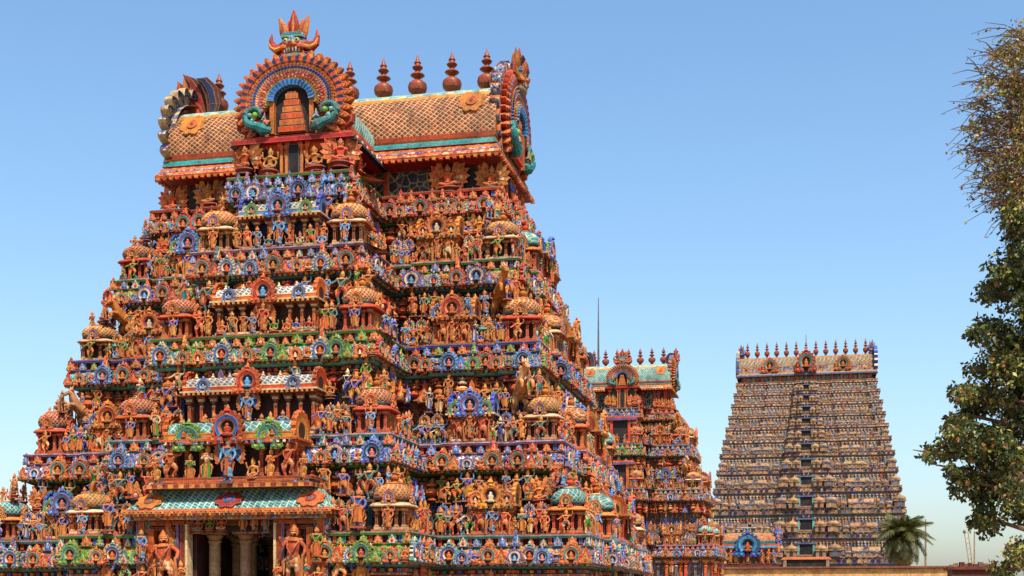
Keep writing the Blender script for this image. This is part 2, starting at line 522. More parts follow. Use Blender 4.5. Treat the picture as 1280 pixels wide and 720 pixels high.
    b.lathe([(.058, .05), (.085, .02), (.10, .0), (.09, -.012)], 12, 'gold', T_(0, -.012, cz+.045, 0, (1, .85, 1)))
    b.lathe([(.080, .02), (.092, .0), (.084, -.02)], 12, 'gold', T_(0, 0, J['pelvis'][0][2]+.03))
    if kind in ('stand', 'bless', 'four', 'pray', 'deity'):
        b.lathe([(.085, .0), (.10, -.10), (.112, -.24), (.125, -.40), (.115, -.405)], 12, 'cloth', T_(0, .0, .51, 0, (1, .72, 1)))
        b.prism([(-.028, .50), (.028, .50), (.04, .14), (-.04, .14)], -.105, -.07, 'gold')
    if kind == 'guard':
        b.tube([(.23, -.14, .54), (.235, -.15, .3), (.24, -.15, .0)], [.018, .03, .055], 'gold')
        b.lathe([(.09, .0), (.115, -.12), (.09, -.18)], 10, 'cloth', T_(0, 0, .52))
    if kind in ('deity',):
        b.ring(.30, .37, .05, .10, 'gold', T_(0, 0, .62, 0, (1, 1, 1.1)), a0=-35, a1=215, n=40, lobes=20, lob=.1)
        b.ring(.0, .30, .07, .09, 'cloth', T_(0, 0, .62, 0, (1, 1, 1.1)), a0=-35, a1=215, n=24)
    if kind == 'winged':
        for s in (1, -1):
            for i in range(6):
                a = R(70 - i*24)
                L = .48 - .02*i
                d = (math.cos(a)*s, math.sin(a))
                nx = (-d[1], d[0])
                o = (s*.09, .33)
                poly = [(o[0]+nx[0]*.03, o[1]+nx[1]*.03), (o[0]+d[0]*L*.75+nx[0]*.07, o[1]+d[1]*L*.75+nx[1]*.07), (o[0]+d[0]*L, o[1]+d[1]*L),
                        (o[0]+d[0]*L*.75-nx[0]*.07, o[1]+d[1]*L*.75-nx[1]*.07), (o[0]-nx[0]*.03, o[1]-nx[1]*.03)]
                b.prism(poly, .045+.012*i, .075+.012*i, 'cloth' if i % 2 else 'gold')
    if kind not in ('seated', 'winged'):
        b.tube([(-.10, -.02, cz+.05), (-.07, -.11, cz-.06), (0, -.125, cz-.16), (.07, -.11, cz-.06), (.10, -.02, cz+.05)], .013, 'base', n=5)
        for s in (1, -1):
            b.tube([(s*.09, .01, .52), (s*.15, -.03, .40), (s*.13, -.04, .22)], [.022, .03, .012], 'gold', n=5)
            b.ball((s*.125, .005, cz+.06), (.045, .045, .03), 'gold', n=7, k=4)
    for s in (1, -1): b.ball((s*.06, hy+.03, hz+.03), (.02, .03, .07), 'base', n=6, k=4)
    # pedestal
    if kind in ('seated', 'winged'):
        b.lathe([(.20, -.12), (.23, -.10), (.17, -.06), (.19, -.03), (.25, .01), (.24, .04)], 12, 'base', T_(0, -.02, 0, 0, (1, .8, 1)))
        b.v = [(x, y, z+.12) for x, y, z in b.v]
        h = .12 + .54 + .14
        b.v = [(x/h, y/h, z/h) for x, y, z in b.v]
    else:
        b.box((0, -.01, -.02), (.32, .24, .05), 'base')
        b.v = [(x, y, z+.04) for x, y, z in b.v]
    return b
def horse():
    J = dict(pelvis=((0, .22, .46), .15), mid=((0, .05, .60), .16), chest=((0, -.13, .77), .165), neck=((0, -.24, .97), .11), poll=((0, -.30, 1.12), .085), jaw=((0, -.42, 1.07), .07), nose=((0, -.54, .98), .055),
             tail=((0, .40, .52), .05), tip=((0, .47, .25), .06))
    E = [('pelvis', 'mid', 'skin'), ('mid', 'chest', 'skin'), ('chest', 'neck', 'skin'), ('neck', 'poll', 'skin'), ('poll', 'jaw', 'skin'), ('jaw', 'nose', 'skin'), ('pelvis', 'tail', 'gold'), ('tail', 'tip', 'gold')]
    for s, n in ((1, 'L'), (-1, 'R')):
        J.update({'hp'+n: ((s*.11, .22, .40), .10), 'kn'+n: ((s*.14, .08, .26), .07), 'hk'+n: ((s*.14, .26, .14), .045), 'hf'+n: ((s*.14, .2, .02), .05),
                  'sd'+n: ((s*.11, -.22, .72), .075), 'fk'+n: ((s*.13, -.44, .72), .05), 'ff'+n: ((s*.13, -.46, .54), .042)})
        E += [('pelvis', 'hp'+n, 'skin'), ('hp'+n, 'kn'+n, 'skin'), ('kn'+n, 'hk'+n, 'skin'), ('hk'+n, 'hf'+n, 'skin'), ('chest', 'sd'+n, 'skin'), ('sd'+n, 'fk'+n, 'skin'), ('fk'+n, 'ff'+n, 'gold')]
    b = skin_body(J, E)
    for s in (1, -1):
        b.tube([(s*.05, -.27, 1.17), (s*.07, -.25, 1.3)], [.035, .006], 'skin')
        b.ball((s*.06, -.40, 1.12), .022, 'black', n=6, k=4)
    for i in range(6):
        t = i/5
        b.ball((0, -.20+.12*(1-t)-.05*t, .86+.34*t), (.03, .06, .06), 'cloth', n=6, k=4)
    b.lathe([(.17, -.05), (.19, 0), (.17, .05)], 12, 'cloth', Matrix.Translation((0, .05, .62)) @ Matrix.Rotation(R(45), 4, 'X'))
    rider = HUM['stand']
    b.join(rider, T_(0, .10, .52, 0, .62), dict(skin='rider', cloth='cloth', gold='gold', base='cloth'))
    b.box((0, 0, -.02), (.42, .62, .06), 'base')
    return b
HUM = {k: human(k) for k in ('stand', 'bless', 'four', 'dance', 'atlas', 'guard', 'pray', 'seated', 'winged', 'deity')}
HORSE = horse()
PAL = dict(
    orange=dict(skin='orange', cloth='relief_gold', gold='gold', base='brick'), red=dict(skin='red', cloth='relief_teal', gold='gold', base='brick'),
    golden=dict(skin='gold', cloth='relief_warm', gold='yellow', base='red'), blue=dict(skin='blue', cloth='yellow', gold='gold', base='orange'),
    pale_blue=dict(skin='sky_blue', cloth='relief_blue', gold='gold', base='violet'), green=dict(skin='green', cloth='orange', gold='gold', base='brick'),
    cream=dict(skin='cream', cloth='green', gold='gold', base='brick'), pink=dict(skin='pink', cloth='teal', gold='gold', base='violet'), teal=dict(skin='teal', cloth='red', gold='yellow', base='brick'),
    dark_blue=dict(skin='navy', cloth='blue', gold='cream', base='violet'), orange_white=dict(skin='orange', cloth='cream', gold='gold', base='brick'), door=dict(skin='orange', cloth='relief_gold', gold='gold', base='red'))
PALW = ['orange']*8 + ['red']*3 + ['golden']*4 + ['blue']*5 + ['pale_blue']*4 + ['green']*4 + ['cream'] + ['pink']*2 + ['teal']*3 + ['orange_white']*2 + ['dark_blue']*2
CACHE = {}
def cached(key, mbf, roles):
    if key not in CACHE: CACHE[key] = mbf().mesh(key if isinstance(key, str) else str(key[0]), roles)
    return CACHE[key]
KINDNAME = dict(stand='standing_statue', bless='blessing_statue', four='four_armed_statue', dance='dancing_statue', atlas='bracket_statue', guard='guardian_statue', pray='praying_statue', seated='seated_statue', winged='winged_statue', deity='haloed_statue')
def statue(T, M, pose=None, pal=None, size=1.2):
    pose = pose or random.choice(['stand', 'bless', 'bless', 'four', 'dance', 'dance', 'seated', 'pray', 'guard', 'atlas'])
    pal = pal or random.choice(PALW)
    me = cached((KINDNAME[pose], pal), lambda: HUM[pose], PAL[pal])
    M = M @ Matrix.Rotation(R(random.uniform(-4, 4)), 4, 'Y') @ Matrix.Diagonal((random.uniform(.9, 1.15), 1.0, random.uniform(.92, 1.08), 1))
    put(T, KINDNAME[pose], me, M @ Matrix.Scale(size if pose not in ('seated', 'winged') else size*.74, 4), ('ochre' if pal == 'door' else pal.replace('_', ' ')) + ' painted ' + KINDNAME[pose].replace('_', ' '), size)

# ------------------------------------------------------------------ carved ornaments
def kudu(low=False):
    b = MB(); n = 14 if low else 52
    M = T_(0, 0, .47)
    b.ring(.34, .45, -.09, .06, 'rim', M, n=n, lobes=0 if low else 13, lob=.20, a0=-58, a1=238, m2=None if low else 'ring')
    if not low:
        b.ring(.27, .36, -.16, .05, 'mid', M, n=36, a0=-50, a1=230, lobes=12, lob=.06)
        b.ring(.22, .275, -.12, .05, 'ring', M, n=20, a0=-50, a1=230)
    b.disc(.37, -.03, 'core', M, n=16)
    if not low:
        b.lathe([(.16, .22), (.17, .27), (.09, .31), (.11, .42), (.10, .47), (.04, .5)], 8, 'face', T_(0, -.08, 0)); b.ball((0, -.09, .53), (.06, .06, .07), 'face', n=7, k=5)
        b.lathe([(.09, .84), (.05, .90), (.11, .96), (.06, 1.02), (.02, 1.06)], 8, 'rim', T_(0, -.1, 0))
        for s in (1, -1):
            b.prism([(s*.10, 0), (s*.44, -.02), (s*.60, .08), (s*.56, .22), (s*.46, .16), (s*.30, .20), (s*.14, .16)], -.15, .05, 'rim')
            b.ball((s*.44, -.16, .09), .07, 'ring', n=7, k=4); b.ball((s*.24, -.16, .08), .06, 'mid', n=7, k=4)
    b.lathe([(.06, .92), (.10, .97), (.05, 1.02), (.06, 1.06), (.01, 1.16)], 6 if low else 8, 'ring', T_(0, -.03, 0))
    return b
KP = dict(orange=dict(rim='orange', ring='yellow', mid='teal', core='maroon', face='gold'), blue=dict(rim='blue', ring='sky_blue', mid='navy', core='navy', face='pink'),
          red=dict(rim='red', ring='orange', mid='teal', core='black', face='gold'), green=dict(rim='green', ring='lime', mid='teal', core='navy', face='orange'),
          teal=dict(rim='teal', ring='cream', mid='blue', core='maroon', face='orange'), violet=dict(rim='violet', ring='blue', mid='cream', core='navy', face='sky_blue'),
          ochre=dict(rim='ochre_tile', ring='muted_brown', mid='beige', core='far_wall', face='beige'), slate=dict(rim='slate_blue', ring='beige', mid='beige', core='muted_brown', face='beige'), gold=dict(rim='yellow', ring='red', mid='gold', core='maroon', face='cream'))
def kudu_mesh(p, low=False): return cached(('arch_medallion', p, low), lambda: kudu(low), KP[p])
def rosette():
    b = MB(); M = T_()
    b.ring(.22, .5, -.05, .04, 'rim', M, n=32, lobes=8, lob=.25)
    b.ring(.1, .26, -.10, .0, 'ring', M, n=20); b.ball((0, -.06, 0), (.12, .08, .12), 'face', n=8, k=5)
    return b
def pot():
    b = MB()
    b.lathe([(.20, 0, 'a'), (.22, .05, 'a'), (.15, .10, 'b'), (.13, .16, 'b'), (.24, .24, 'a'), (.30, .36, 'a'), (.27, .48, 'c'), (.15, .56, 'b'), (.13, .60, 'b'), (.22, .66, 'c'), (.24, .72, 'c'),
             (.12, .78, 'a'), (.10, .84, 'a'), (.16, .88, 'c'), (.06, .95, 'c'), (.02, 1.0, 'c')], 12, 'a')
    return b
def pilaster():
    b = MB()
    b.box((0, 0, .04), (.26, .22, .08), 'b'); b.box((0, 0, .11), (.21, .18, .06), 'c')
    b.box((0, 0, .42), (.15, .14, .56), 'a')
    b.lathe([(.09, .70, 'c'), (.12, .73, 'c'), (.08, .76, 'b'), (.15, .82, 'b'), (.12, .86, 'a')], 10, 'a')
    b.box((0, 0, .89), (.34, .2, .06), 'c'); b.box((0, 0, .95), (.46, .22, .06), 'b')
    return b
POTP = [dict(a='orange', b='brick', c='gold'), dict(a='gold', b='brick', c='cream'), dict(a='red', b='yellow', c='orange')]
PILP = [dict(a='orange', b='red', c='yellow'), dict(a='brick', b='orange', c='gold'), dict(a='teal', b='orange', c='cream'), dict(a='blue', b='orange', c='yellow'), dict(a='grey', b='violet', c='cream'), dict(a='cream', b='red', c='orange')]
def dome_shrine_parts():
    base, dome, fin = MB(), MB(), MB()
    # base 1.7 wide, 1.15 tall, niche on the front and right
    base.box((0, 0, .05), (1.75, 1.75, .10), 'b'); base.box((0, 0, .15), (1.55, 1.55, .10), 'c')
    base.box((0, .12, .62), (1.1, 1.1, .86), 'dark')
    for x in (-.66, -.30, .30, .66):
        for M in (T_(x, -.66, .18, 0, (.85, .85, .85)), T_(.66, x, .18, R(90), (.85, .85, .85)), T_(-.66, x, .18, R(-90), (.85, .85, .85))):
            base.join(PILB, M, dict(a='a', b='b', c='c'))
    base.lathe([(.88, 1.04, 'b'), (1.0, 1.08, 'c'), (1.02, 1.13, 'c'), (.90, 1.24, 'roofband'), (.78, 1.28, 'b')], 32, 'b', sq=.85)
    dome.lathe([(.74, 1.27, 'a'), (.72, 1.36, 'band'), (.86, 1.40, 'band'), (.90, 1.46, 'sc'), (.93, 1.58, 'sc'), (.90, 1.74, 'sc'), (.80, 1.90, 'sc'), (.62, 2.03, 'sc'), (.42, 2.10, 'top'), (.46, 2.13, 'top'), (.30, 2.18, 'top'), (.1, 2.2, 'top')], 32, 'sc', sq=.35)
    fin.lathe([(.16, 2.19, 'fin'), (.10, 2.26, 'fin'), (.20, 2.34, 'fin'), (.22, 2.42, 'fin'), (.10, 2.50, 'fin'), (.08, 2.56, 'fin'), (.15, 2.60, 'fin'), (.05, 2.68, 'fin'), (.01, 2.82, 'fin')], 12, 'fin')
    return base, dome, fin
def barrel_roof(b, L, r, z0, sc, band, ridge, rim, n=12, dy=0.0):
    # horseshoe barrel vault along x, gable plates at both ends
    prof = []
    for i in range(n+1):
        t = PI * i / n
        prof.append((-math.cos(t) * r * (1 + .10*math.sin(t)**.5), z0 + r*1.05*math.sin(t)**.85))
    vs_, fs, ms = [], [], []
    for x in (-L/2, L/2):
        vs_ += [(x, p[0]+dy, p[1]) for p in prof]
    k = n+1
    for i in range(n):
        fs.append((i, i+k, i+k+1, i+1))
        ms.append(band if i in (0, n-1) else ridge if i in (n//2-1, n//2) else sc)
    fs.append(tuple(range(k))); fs.append(tuple(range(k, 2*k))[::-1]); ms += [rim, rim]
    b.add(vs_, fs, ms)
    for s in (1, -1):
        M = Matrix.Translation((s*L/2, dy, z0 + r*.42)) @ Matrix.Rotation(R(90)*s, 4, 'Z')
        b.ring(r*.82, r*1.03, -.10*r-.02, .08, rim, M, n=36, a0=-40, a1=220, lobes=12, lob=.15)
        b.ring(r*.5, r*.84, -.06*r-.02, .05, band, M, n=20)
        b.disc(r*.6, -.04, 'dark', M)
def hall_shrine_parts(L, H, tall=False):
    # barrel-vaulted shrine L wide, eave at H
    base, roof = MB(), MB()
    base.box((0, 0, .05), (L, 1.5, .10), 'b'); base.box((0, 0, .15), (L-.2, 1.35, .10), 'c')
    base.box((0, .3, .1+H/2-.1), (L-.5, .8, H-.2), 'dark')
    n = max(2, int(round(L/.62)))
    for i in range(n+1):
        x = -L/2+.18 + (L-.36)*i/n
        if tall and abs(x) < L*.12: continue
        base.join(PILB, T_(x, -.42, .18, 0, (.8, .8, H-.32)))
    for s in (1, -1):
        for y in (-.1, .3): base.join(PILB, T_(s*(L/2-.16), y, .18, R(90), (.8, .8, H-.32)))
    base.box((0, -.02, H-.09), (L+.02, 1.25, .12), 'b'); base.box((0, -.05, H), (L+.22, 1.5, .07), 'c')
    k = int(L/.22)
    for i in range(k): base.box((-L/2+.1+(L-.2)*i/max(1, k-1), -.76, H-.09), (.10, .10, .09), 'roofband')
    r = .62
    barrel_roof(roof, L-.1, r, H+.04, 'sc', 'band', 'ridge', 'rim')
    roof.box((0, -r-.05, H+.12), (L, .10, .14), 'band'); roof.box((0, -r-.08, H+.22), (L-.02, .07, .05), 'c')
    m = max(3, int(L/.7))
    for i in range(m):
        roof.lathe([(.05, 0), (.10, .05), (.04, .12), (.05, .15), (.01, .24)], 8, 'fin', T_(-L/2+.3+(L-.6)*i/(m-1), 0, H+.04+r*1.03))
    return base, roof
KUD, PILB, POT = kudu(), pilaster(), pot()
DOMEP = [dict(a='orange', b='red', c='orange', dark='dark_wall', roofband='relief_blue', band='relief_teal', sc='scale_orange', top='cream', fin='gold', rim='orange', ring='yellow', mid='red', core='black', face='gold'),
         dict(a='brick', b='orange', c='cream', dark='dark_wall', roofband='relief_teal', band='relief_warm', sc='scale_yellow', top='yellow', fin='gold', rim='red', ring='yellow', mid='blue', core='navy', face='gold'),
         dict(a='orange', b='brick', c='yellow', dark='maroon', roofband='relief_warm', band='teal', sc='scale_teal', top='cream', fin='orange', rim='orange', ring='red', mid='yellow', core='black', face='gold'),
         dict(a='red', b='orange', c='orange', dark='navy', roofband='relief_blue', band='relief_warm', sc='scale_yellow', top='cream', fin='orange', rim='blue', ring='sky_blue', mid='violet', core='navy', face='orange')]
HALLP = [dict(a='orange', b='red', c='yellow', dark='dark_wall', roofband='yellow', sc='scale_orange', band='red', ridge='ridge_check', rim='gold', fin='gold', ring='yellow', mid='red', core='maroon', face='gold', rim2='blue', ring2='sky_blue', mid2='navy'),
         dict(a='brick', b='orange', c='gold', dark='green_wall', roofband='teal', sc='scale_yellow', band='orange', ridge='cream', rim='yellow', fin='orange', ring='red', mid='gold', core='navy', face='cream', rim2='red', ring2='orange', mid2='yellow'),
         dict(a='orange', b='brick', c='cream', dark='navy', roofband='yellow', sc='scale_white', band='sky_blue', ridge='cream', rim='blue', fin='cream', ring='sky_blue', mid='violet', core='navy', face='pink', rim2='green', ring2='lime', mid2='teal'),
         dict(a='red', b='orange', c='orange', dark='dark_wall', roofband='relief_blue', sc='scale_teal', band='yellow', ridge='aqua', rim='orange', fin='gold', ring='gold', mid='blue', core='black', face='orange', rim2='green', ring2='lime', mid2='teal'),
         dict(a='orange', b='brick', c='cream', dark='dark_wall', roofband='yellow', sc='scale_white', band='orange', ridge='cream', rim='orange', fin='cream', ring='gold', mid='red', core='navy', face='sky_blue', rim2='blue', ring2='sky_blue', mid2='navy')]
DS = dome_shrine_parts()
HS = {}
def dome_shrine(T, M, p, label=None):
    A = cached(('niche_arch', p), lambda: KUD, DOMEP[p])
    M = M @ Matrix.Rotation(R(random.uniform(-5, 5)), 4, 'Z') @ Matrix.Diagonal((random.uniform(.82, .94), random.uniform(.86, .95), random.uniform(.86, 1.0), 1))
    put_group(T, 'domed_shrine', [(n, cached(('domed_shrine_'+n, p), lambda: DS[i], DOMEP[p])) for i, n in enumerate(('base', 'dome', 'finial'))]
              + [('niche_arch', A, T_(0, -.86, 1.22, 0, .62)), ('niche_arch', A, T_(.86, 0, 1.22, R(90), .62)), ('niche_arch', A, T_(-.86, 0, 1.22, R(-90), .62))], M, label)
def hall_shrine(T, M, L, H, p, tall=False, label=None):
    k = (round(L, 2), round(H, 2), tall)
    if k not in HS: HS[k] = hall_shrine_parts(L, H, tall)
    D = HALLP[p]
    A = cached(('niche_arch', 'h', p), lambda: KUD, D)
    B = cached(('niche_arch', 'h2', p), lambda: KUD, dict(D, rim=D['rim2'], ring=D['ring2'], mid=D['mid2']))
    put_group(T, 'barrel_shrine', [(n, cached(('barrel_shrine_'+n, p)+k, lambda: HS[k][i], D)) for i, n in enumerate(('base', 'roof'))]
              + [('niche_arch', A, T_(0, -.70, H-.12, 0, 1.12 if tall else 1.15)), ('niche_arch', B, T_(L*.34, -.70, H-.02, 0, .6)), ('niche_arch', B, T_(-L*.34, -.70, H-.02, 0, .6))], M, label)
def mini():
    # a pair of small arched panels over two little niches
    b = MB()
    b.box((0, 0, .03), (1.2, .5, .06), 'c'); b.box((0, .12, .40), (1.1, .2, .75), 'dark')
    for x in (-.55, 0, .55): b.join(PILB, T_(x, -.02, .06, 0, (.6, .6, .72)))
    b.box((0, -.02, .82), (1.24, .42, .09), 'b')
    for x in (-.29, .29):
        b.join(KUD, T_(x, -.12, .86, 0, .52))
    return b
MINI = mini()
MINIP = [dict(a='teal', b='blue', c='orange', dark='dark_wall', rim='violet', ring='cream', mid='blue', core='navy', face='violet'), dict(a='grey', b='violet', c='grey', dark='navy', rim='blue', ring='sky_blue', mid='violet', core='navy', face='orange'),
         dict(a='orange', b='aqua', c='yellow', dark='green_wall', rim='teal', ring='yellow', mid='red', core='maroon', face='gold'), dict(a='brick', b='orange', c='orange', dark='navy', rim='red', ring='cream', mid='teal', core='black', face='gold')]

# ------------------------------------------------------------------ gopuram body
def outline(hw, hd, pw, pj, sd, sp, notch=None, e=.32, hb=None):
    w = hw - pw; hb = hb or hd
    def wing():   # right wing of the front, from the centre outwards: shrine bay and corner bay step forward
        return [(pw, -hd), (pw+.20*w, -hd), (pw+.20*w, -hd-e), (pw+.54*w, -hd-e), (pw+.54*w, -hd), (hw-1.85*min(1, w/5), -hd), (hw-1.85*min(1, w/5), -hd-e), (hw, -hd-e)]
    W = wing()
    y = -hd-pj
    c1 = pw*.55; c2 = pw - min(1.8, pw*.3)
    ctr = [(-pw, y-e), (-c2, y-e), (-c2, y), (-c1, y), (-c1, y+.75 if notch else y-e)]
    if notch: ctr += [(-notch[0], y+.75), (-notch[0], y+notch[1]), (notch[0], y+notch[1]), (notch[0], y+.75)]
    ctr += [(-x, q) for x, q in ctr[:5]][::-1]
    P = [(-x, q) for x, q in W][::-1] + ctr + W
    P += [(hw, -sd), (hw+sp, -sd), (hw+sp, -sd*.62), (hw+sp-e, -sd*.62), (hw+sp-e, -sd*.35), (hw+sp, -sd*.35), (hw+sp, sd*.35), (hw+sp-e, sd*.35), (hw+sp-e, sd*.62), (hw+sp, sd*.62), (hw+sp, sd), (hw, sd), (hw, hb), (pw, hb), (pw, hb+pj), (-pw, hb+pj), (-pw, hb),
          (-hw, hb), (-hw, sd), (-hw-sp, sd), (-hw-sp, -sd), (-hw, -sd)]
    return P
def offs(P, o):
    n = len(P); out = []
    for i in range(n):
        a, p, c = P[i-1], P[i], P[(i+1) % n]
        d1 = Vector((p[0]-a[0], p[1]-a[1])).normalized(); d2 = Vector((c[0]-p[0], c[1]-p[1])).normalized()
        out.append((p[0] + o*(d1.y+d2.y), p[1] - o*(d1.x+d2.x)))
    return out
def sweep(b, P, prof, cap=True, zone=None):
    # prof: (offset, z, material of the band up to the next point)
    n = len(P); vs_, fs, ms = [], [], []
    for o, z, m in prof: vs_ += [(x, y, z) for x, y in offs(P, o)]
    for j in range(len(prof)-1):
        for i in range(n):
            k = (i+1) % n
            fs.append((j*n+i, j*n+k, (j+1)*n+k, (j+1)*n+i)); m = prof[j][2]; ms.append(m if isinstance(m, str) else m[zone(P[i], P[k]) if zone else 0])
    if cap:
        fs.append(tuple((len(prof)-1)*n + i for i in range(n))); ms.append(prof[-1][2])
    b.add(vs_, fs, ms)
def edges(P, faces=('f', 'r', 'l')):
    n = len(P)
    for i in range(n):
        a, c = Vector(P[i]), Vector(P[(i+1) % n])
        d = c - a; L = d.length
        if L < .05: continue
        d /= L
        nx, ny = d.y, -d.x
        k = 'f' if ny < -.5 else 'b' if ny > .5 else 'r' if nx > .5 else 'l'
        if k in faces: yield (a+c)/2, L, math.atan2(d.y, d.x), k
def beads(b, P, off, z, size, step, m, faces=('f', 'r', 'l')):
    for mid, L, r, k in edges(offs(P, off), faces):
        n = max(1, int(L/step))
        for i in range(n):
            t = -L/2 + L*(i+.5)/n
            b.box((mid.x + t*math.cos(r), mid.y + t*math.sin(r), z), (size[0], size[1], size[2]) if k == 'f' else (size[1], size[0], size[2]), m if isinstance(m, str) else m[i % len(m)])

# per storey: wing / centre finishes
STY = [dict(wall='relief_dark', frieze=('relief_warm', 'relief_green'), rail='grey', lip=('teal', 'green'), under='brick', k=(('orange', 'violet', 'teal', 'blue'), ('green', 'orange', 'teal')), band='teal'),
       dict(wall='relief_deep', frieze=('relief_blue', 'relief_blue'), rail='rail_band', lip=('violet', 'teal'), under='red', k=(('orange', 'violet', 'orange', 'blue', 'red'), ('blue', 'orange', 'violet', 'teal')), band='green'),
       dict(wall='relief_dark', frieze=('relief_teal', 'relief_teal'), rail='brown', lip=('blue', 'green'), under='brick', k=(('red', 'orange', 'blue', 'green'), ('teal', 'orange', 'green', 'gold')), band='aqua'),
       dict(wall='relief_deep', frieze=('relief_green', 'relief_warm'), rail='rail_band', lip=('green', 'violet'), under='red', k=(('red', 'orange', 'violet', 'teal'), ('red', 'orange', 'teal', 'blue')), band='teal'),
       dict(wall='relief_dark', frieze=('relief_teal', 'relief_blue'), rail='brown', lip=('orange', 'green'), under='red', k=(('red', 'orange', 'red', 'orange'), ('blue', 'blue', 'violet')), band='green')]
def crest():
    b = MB()
    b.prism([(-.32, 0), (.32, 0), (.38, .2), (.24, .34), (.28, .5), (.12, .62), (.10, .82), (0, 1.0), (-.10, .82), (-.12, .62), (-.28, .5), (-.24, .34), (-.38, .2)], -.10, .06, 'rim')
    b.prism([(-.20, .05), (.20, .05), (.24, .2), (.10, .45), (0, .7), (-.10, .45), (-.24, .2)], -.16, 0, 'ring')
    b.ball((0, -.14, .24), (.12, .09, .14), 'face', n=8, k=5); b.ball((0, -.14, .46), (.07, .06, .08), 'mid', n=7, k=4)
    for s in (1, -1): b.ball((s*.26, -.08, .14), (.09, .08, .12), 'mid', n=7, k=4)
    return b
CREST = crest()
def storey(T, k, z0, z1, P, st, s=1.0, faces=('f', 'r', 'l'), pw=1e9, yc=1e9, porch=False):
    # wall from the ledge below up to the ledge P at z1
    zone = lambda a, c: 1 if (abs((a[0]+c[0])/2) < pw+.05 and (a[1]+c[1])/2 < yc) else 0
    w = MB()
    sweep(w, P, [(-.42*s, z0-.1, st['wall']), (-.42*s, z1-1.80*s, st['under']), (-.22*s, z1-1.72*s, 'orange'), (-.22*s, z1-1.64*s, 'brick'), (-.34*s, z1-1.60*s, 'brick'), (-.34*s, z1-1.50*s, st['under']), (-.14*s, z1-1.42*s, st['band']), (-.02*s, z1-1.36*s, st['band']), (-.02*s, z1-1.28*s, st['under'])], False)
    beads(w, P, -.20*s, z1-1.54*s, (.15*s, .2*s, .12*s), .30*s, ('orange', 'teal', 'yellow', 'blue', 'brick'), faces)
    beads(w, P, -.20*s, z1-1.68*s, (.09*s, .12*s, .06*s), .17*s, ('cream', 'blue', 'orange', 'teal'), ('f', 'r'))
    link('storey_wall', w.mesh('storey_wall'), T['root'])
    c = MB()
    sweep(c, P, [(-.06*s, z1-1.28*s, st['under']), (.24*s, z1-1.22*s, 'petal_band'), (.29*s, z1-1.12*s, st['frieze']), (.26*s, z1-.98*s, st['frieze']), (.16*s, z1-.76*s, st['frieze']), (.0*s, z1-.58*s, st['lip']), (.02*s, z1-.48*s, 'orange'), (-.18*s, z1-.40*s, 'orange')], False, zone)
    beads(c, P, .17*s, z1-1.27*s, (.12*s, .12*s, .09*s), .24*s, ('yellow', 'aqua', 'orange', 'cream', 'blue'), faces)
    link('cornice', c.mesh('cornice'), T['root'])
    r = MB()
    sweep(r, P, [(-.14*s, z1-.42*s, 'maroon'), (-.14*s, z1-.16*s, 'brick'), (.10*s, z1-.14*s, st['lip']), (.13*s, z1-.05*s, st['rail']), (.10*s, z1, 'brick'), (-1.9*s, z1+.002, 'brick')], False, zone)
    beads(r, P, -.06*s, z1-.28*s, (.14*s, .14*s, .26*s), .36*s, ('orange', 'teal', 'brick', 'blue', 'yellow', 'grey', 'green'), faces)
    link('railing', r.mesh('railing'), T['root'])
    # medallions, crests and little figures along the cornice
    i = 0
    for mid, L, rot, f in edges(offs(P, .30*s), faces):
        ks = st['k'][zone((mid.x, mid.y-.3), (mid.x, mid.y-.3))]
        n = max(1, int(round(L/(.56*s))))
        for q in range(n):
            t = -L/2 + L*(q+.5)/n
            i += 1
            if f == 'l' and q % 2: continue
            if k == 0 and abs(mid.x+t*math.cos(rot)) < 4.15 and mid.y < yc+1 and porch: continue
            sc = (.86, .5, .62, .5)[i % 4]*s*random.uniform(.9, 1.1)
            M = T_(mid.x+t*math.cos(rot), mid.y+t*math.sin(rot), z1-1.24*s, rot, sc)
            p = ks[(i//2) % len(ks)]
            if i % 2 == 0: put(T, 'arch_medallion', kudu_mesh(p), M, size=sc)
            elif i % 4 == 1: put(T, 'flame_crest', cached(('flame_crest', p), lambda: CREST, KP[p]), M @ Matrix.Scale(1.3, 4), size=sc)
            else: statue(T, M @ Matrix.Scale(1/sc, 4), pose='seated', size=.85*s)
            if f in 'fr' and i % 3 == 0:
                statue(T, T_(mid.x+t*math.cos(rot), mid.y+t*math.sin(rot), z1-1.26*s, rot) @ Matrix.Translation((.28*s, .12*s, 0)), size=.72*s)
            if f in 'fr':   # small brackets under the cornice
                p2 = ks[i % len(ks)]
                put(T, 'flame_crest', cached(('flame_crest', p2), lambda: CREST, KP[p2]), T_(mid.x+t*math.cos(rot), mid.y+t*math.sin(rot), z1-.50*s, rot) @ Matrix.Translation((0, .28*s, 0)) @ Matrix.Scale(random.uniform(.42, .7)*s, 4), size=.3)
def vases(T, P, off, z, step, sc, faces=('f', 'r')):
    for mid, L, rot, f in edges(offs(P, off), faces):
        n = max(1, int(L/step))
        for q in range(n):
            t = -L/2 + L*(q+.5)/n
            me = cached(('vase_baluster', q % 3), lambda: POT, POTP[q % 3])
            put(T, 'vase_baluster', me, T_(mid.x+t*math.cos(rot), mid.y+t*math.sin(rot), z, rot, sc*random.uniform(.85, 1.1)), size=sc)
            t += step*.5; p2 = random.choice(('orange', 'blue', 'red', 'green', 'teal', 'violet', 'gold'))
            M2 = T_(mid.x+t*math.cos(rot), mid.y+t*math.sin(rot), z-.1, rot) @ Matrix.Translation((0, -.15, 0))
            if t < L/2:
                if random.random() < .5: statue(T, M2, size=sc*1.3)
                else: put(T, 'flame_crest', cached(('flame_crest', p2), lambda: CREST, KP[p2]), M2 @ Matrix.Scale(sc*random.uniform(.8, 1.15), 4), size=sc)
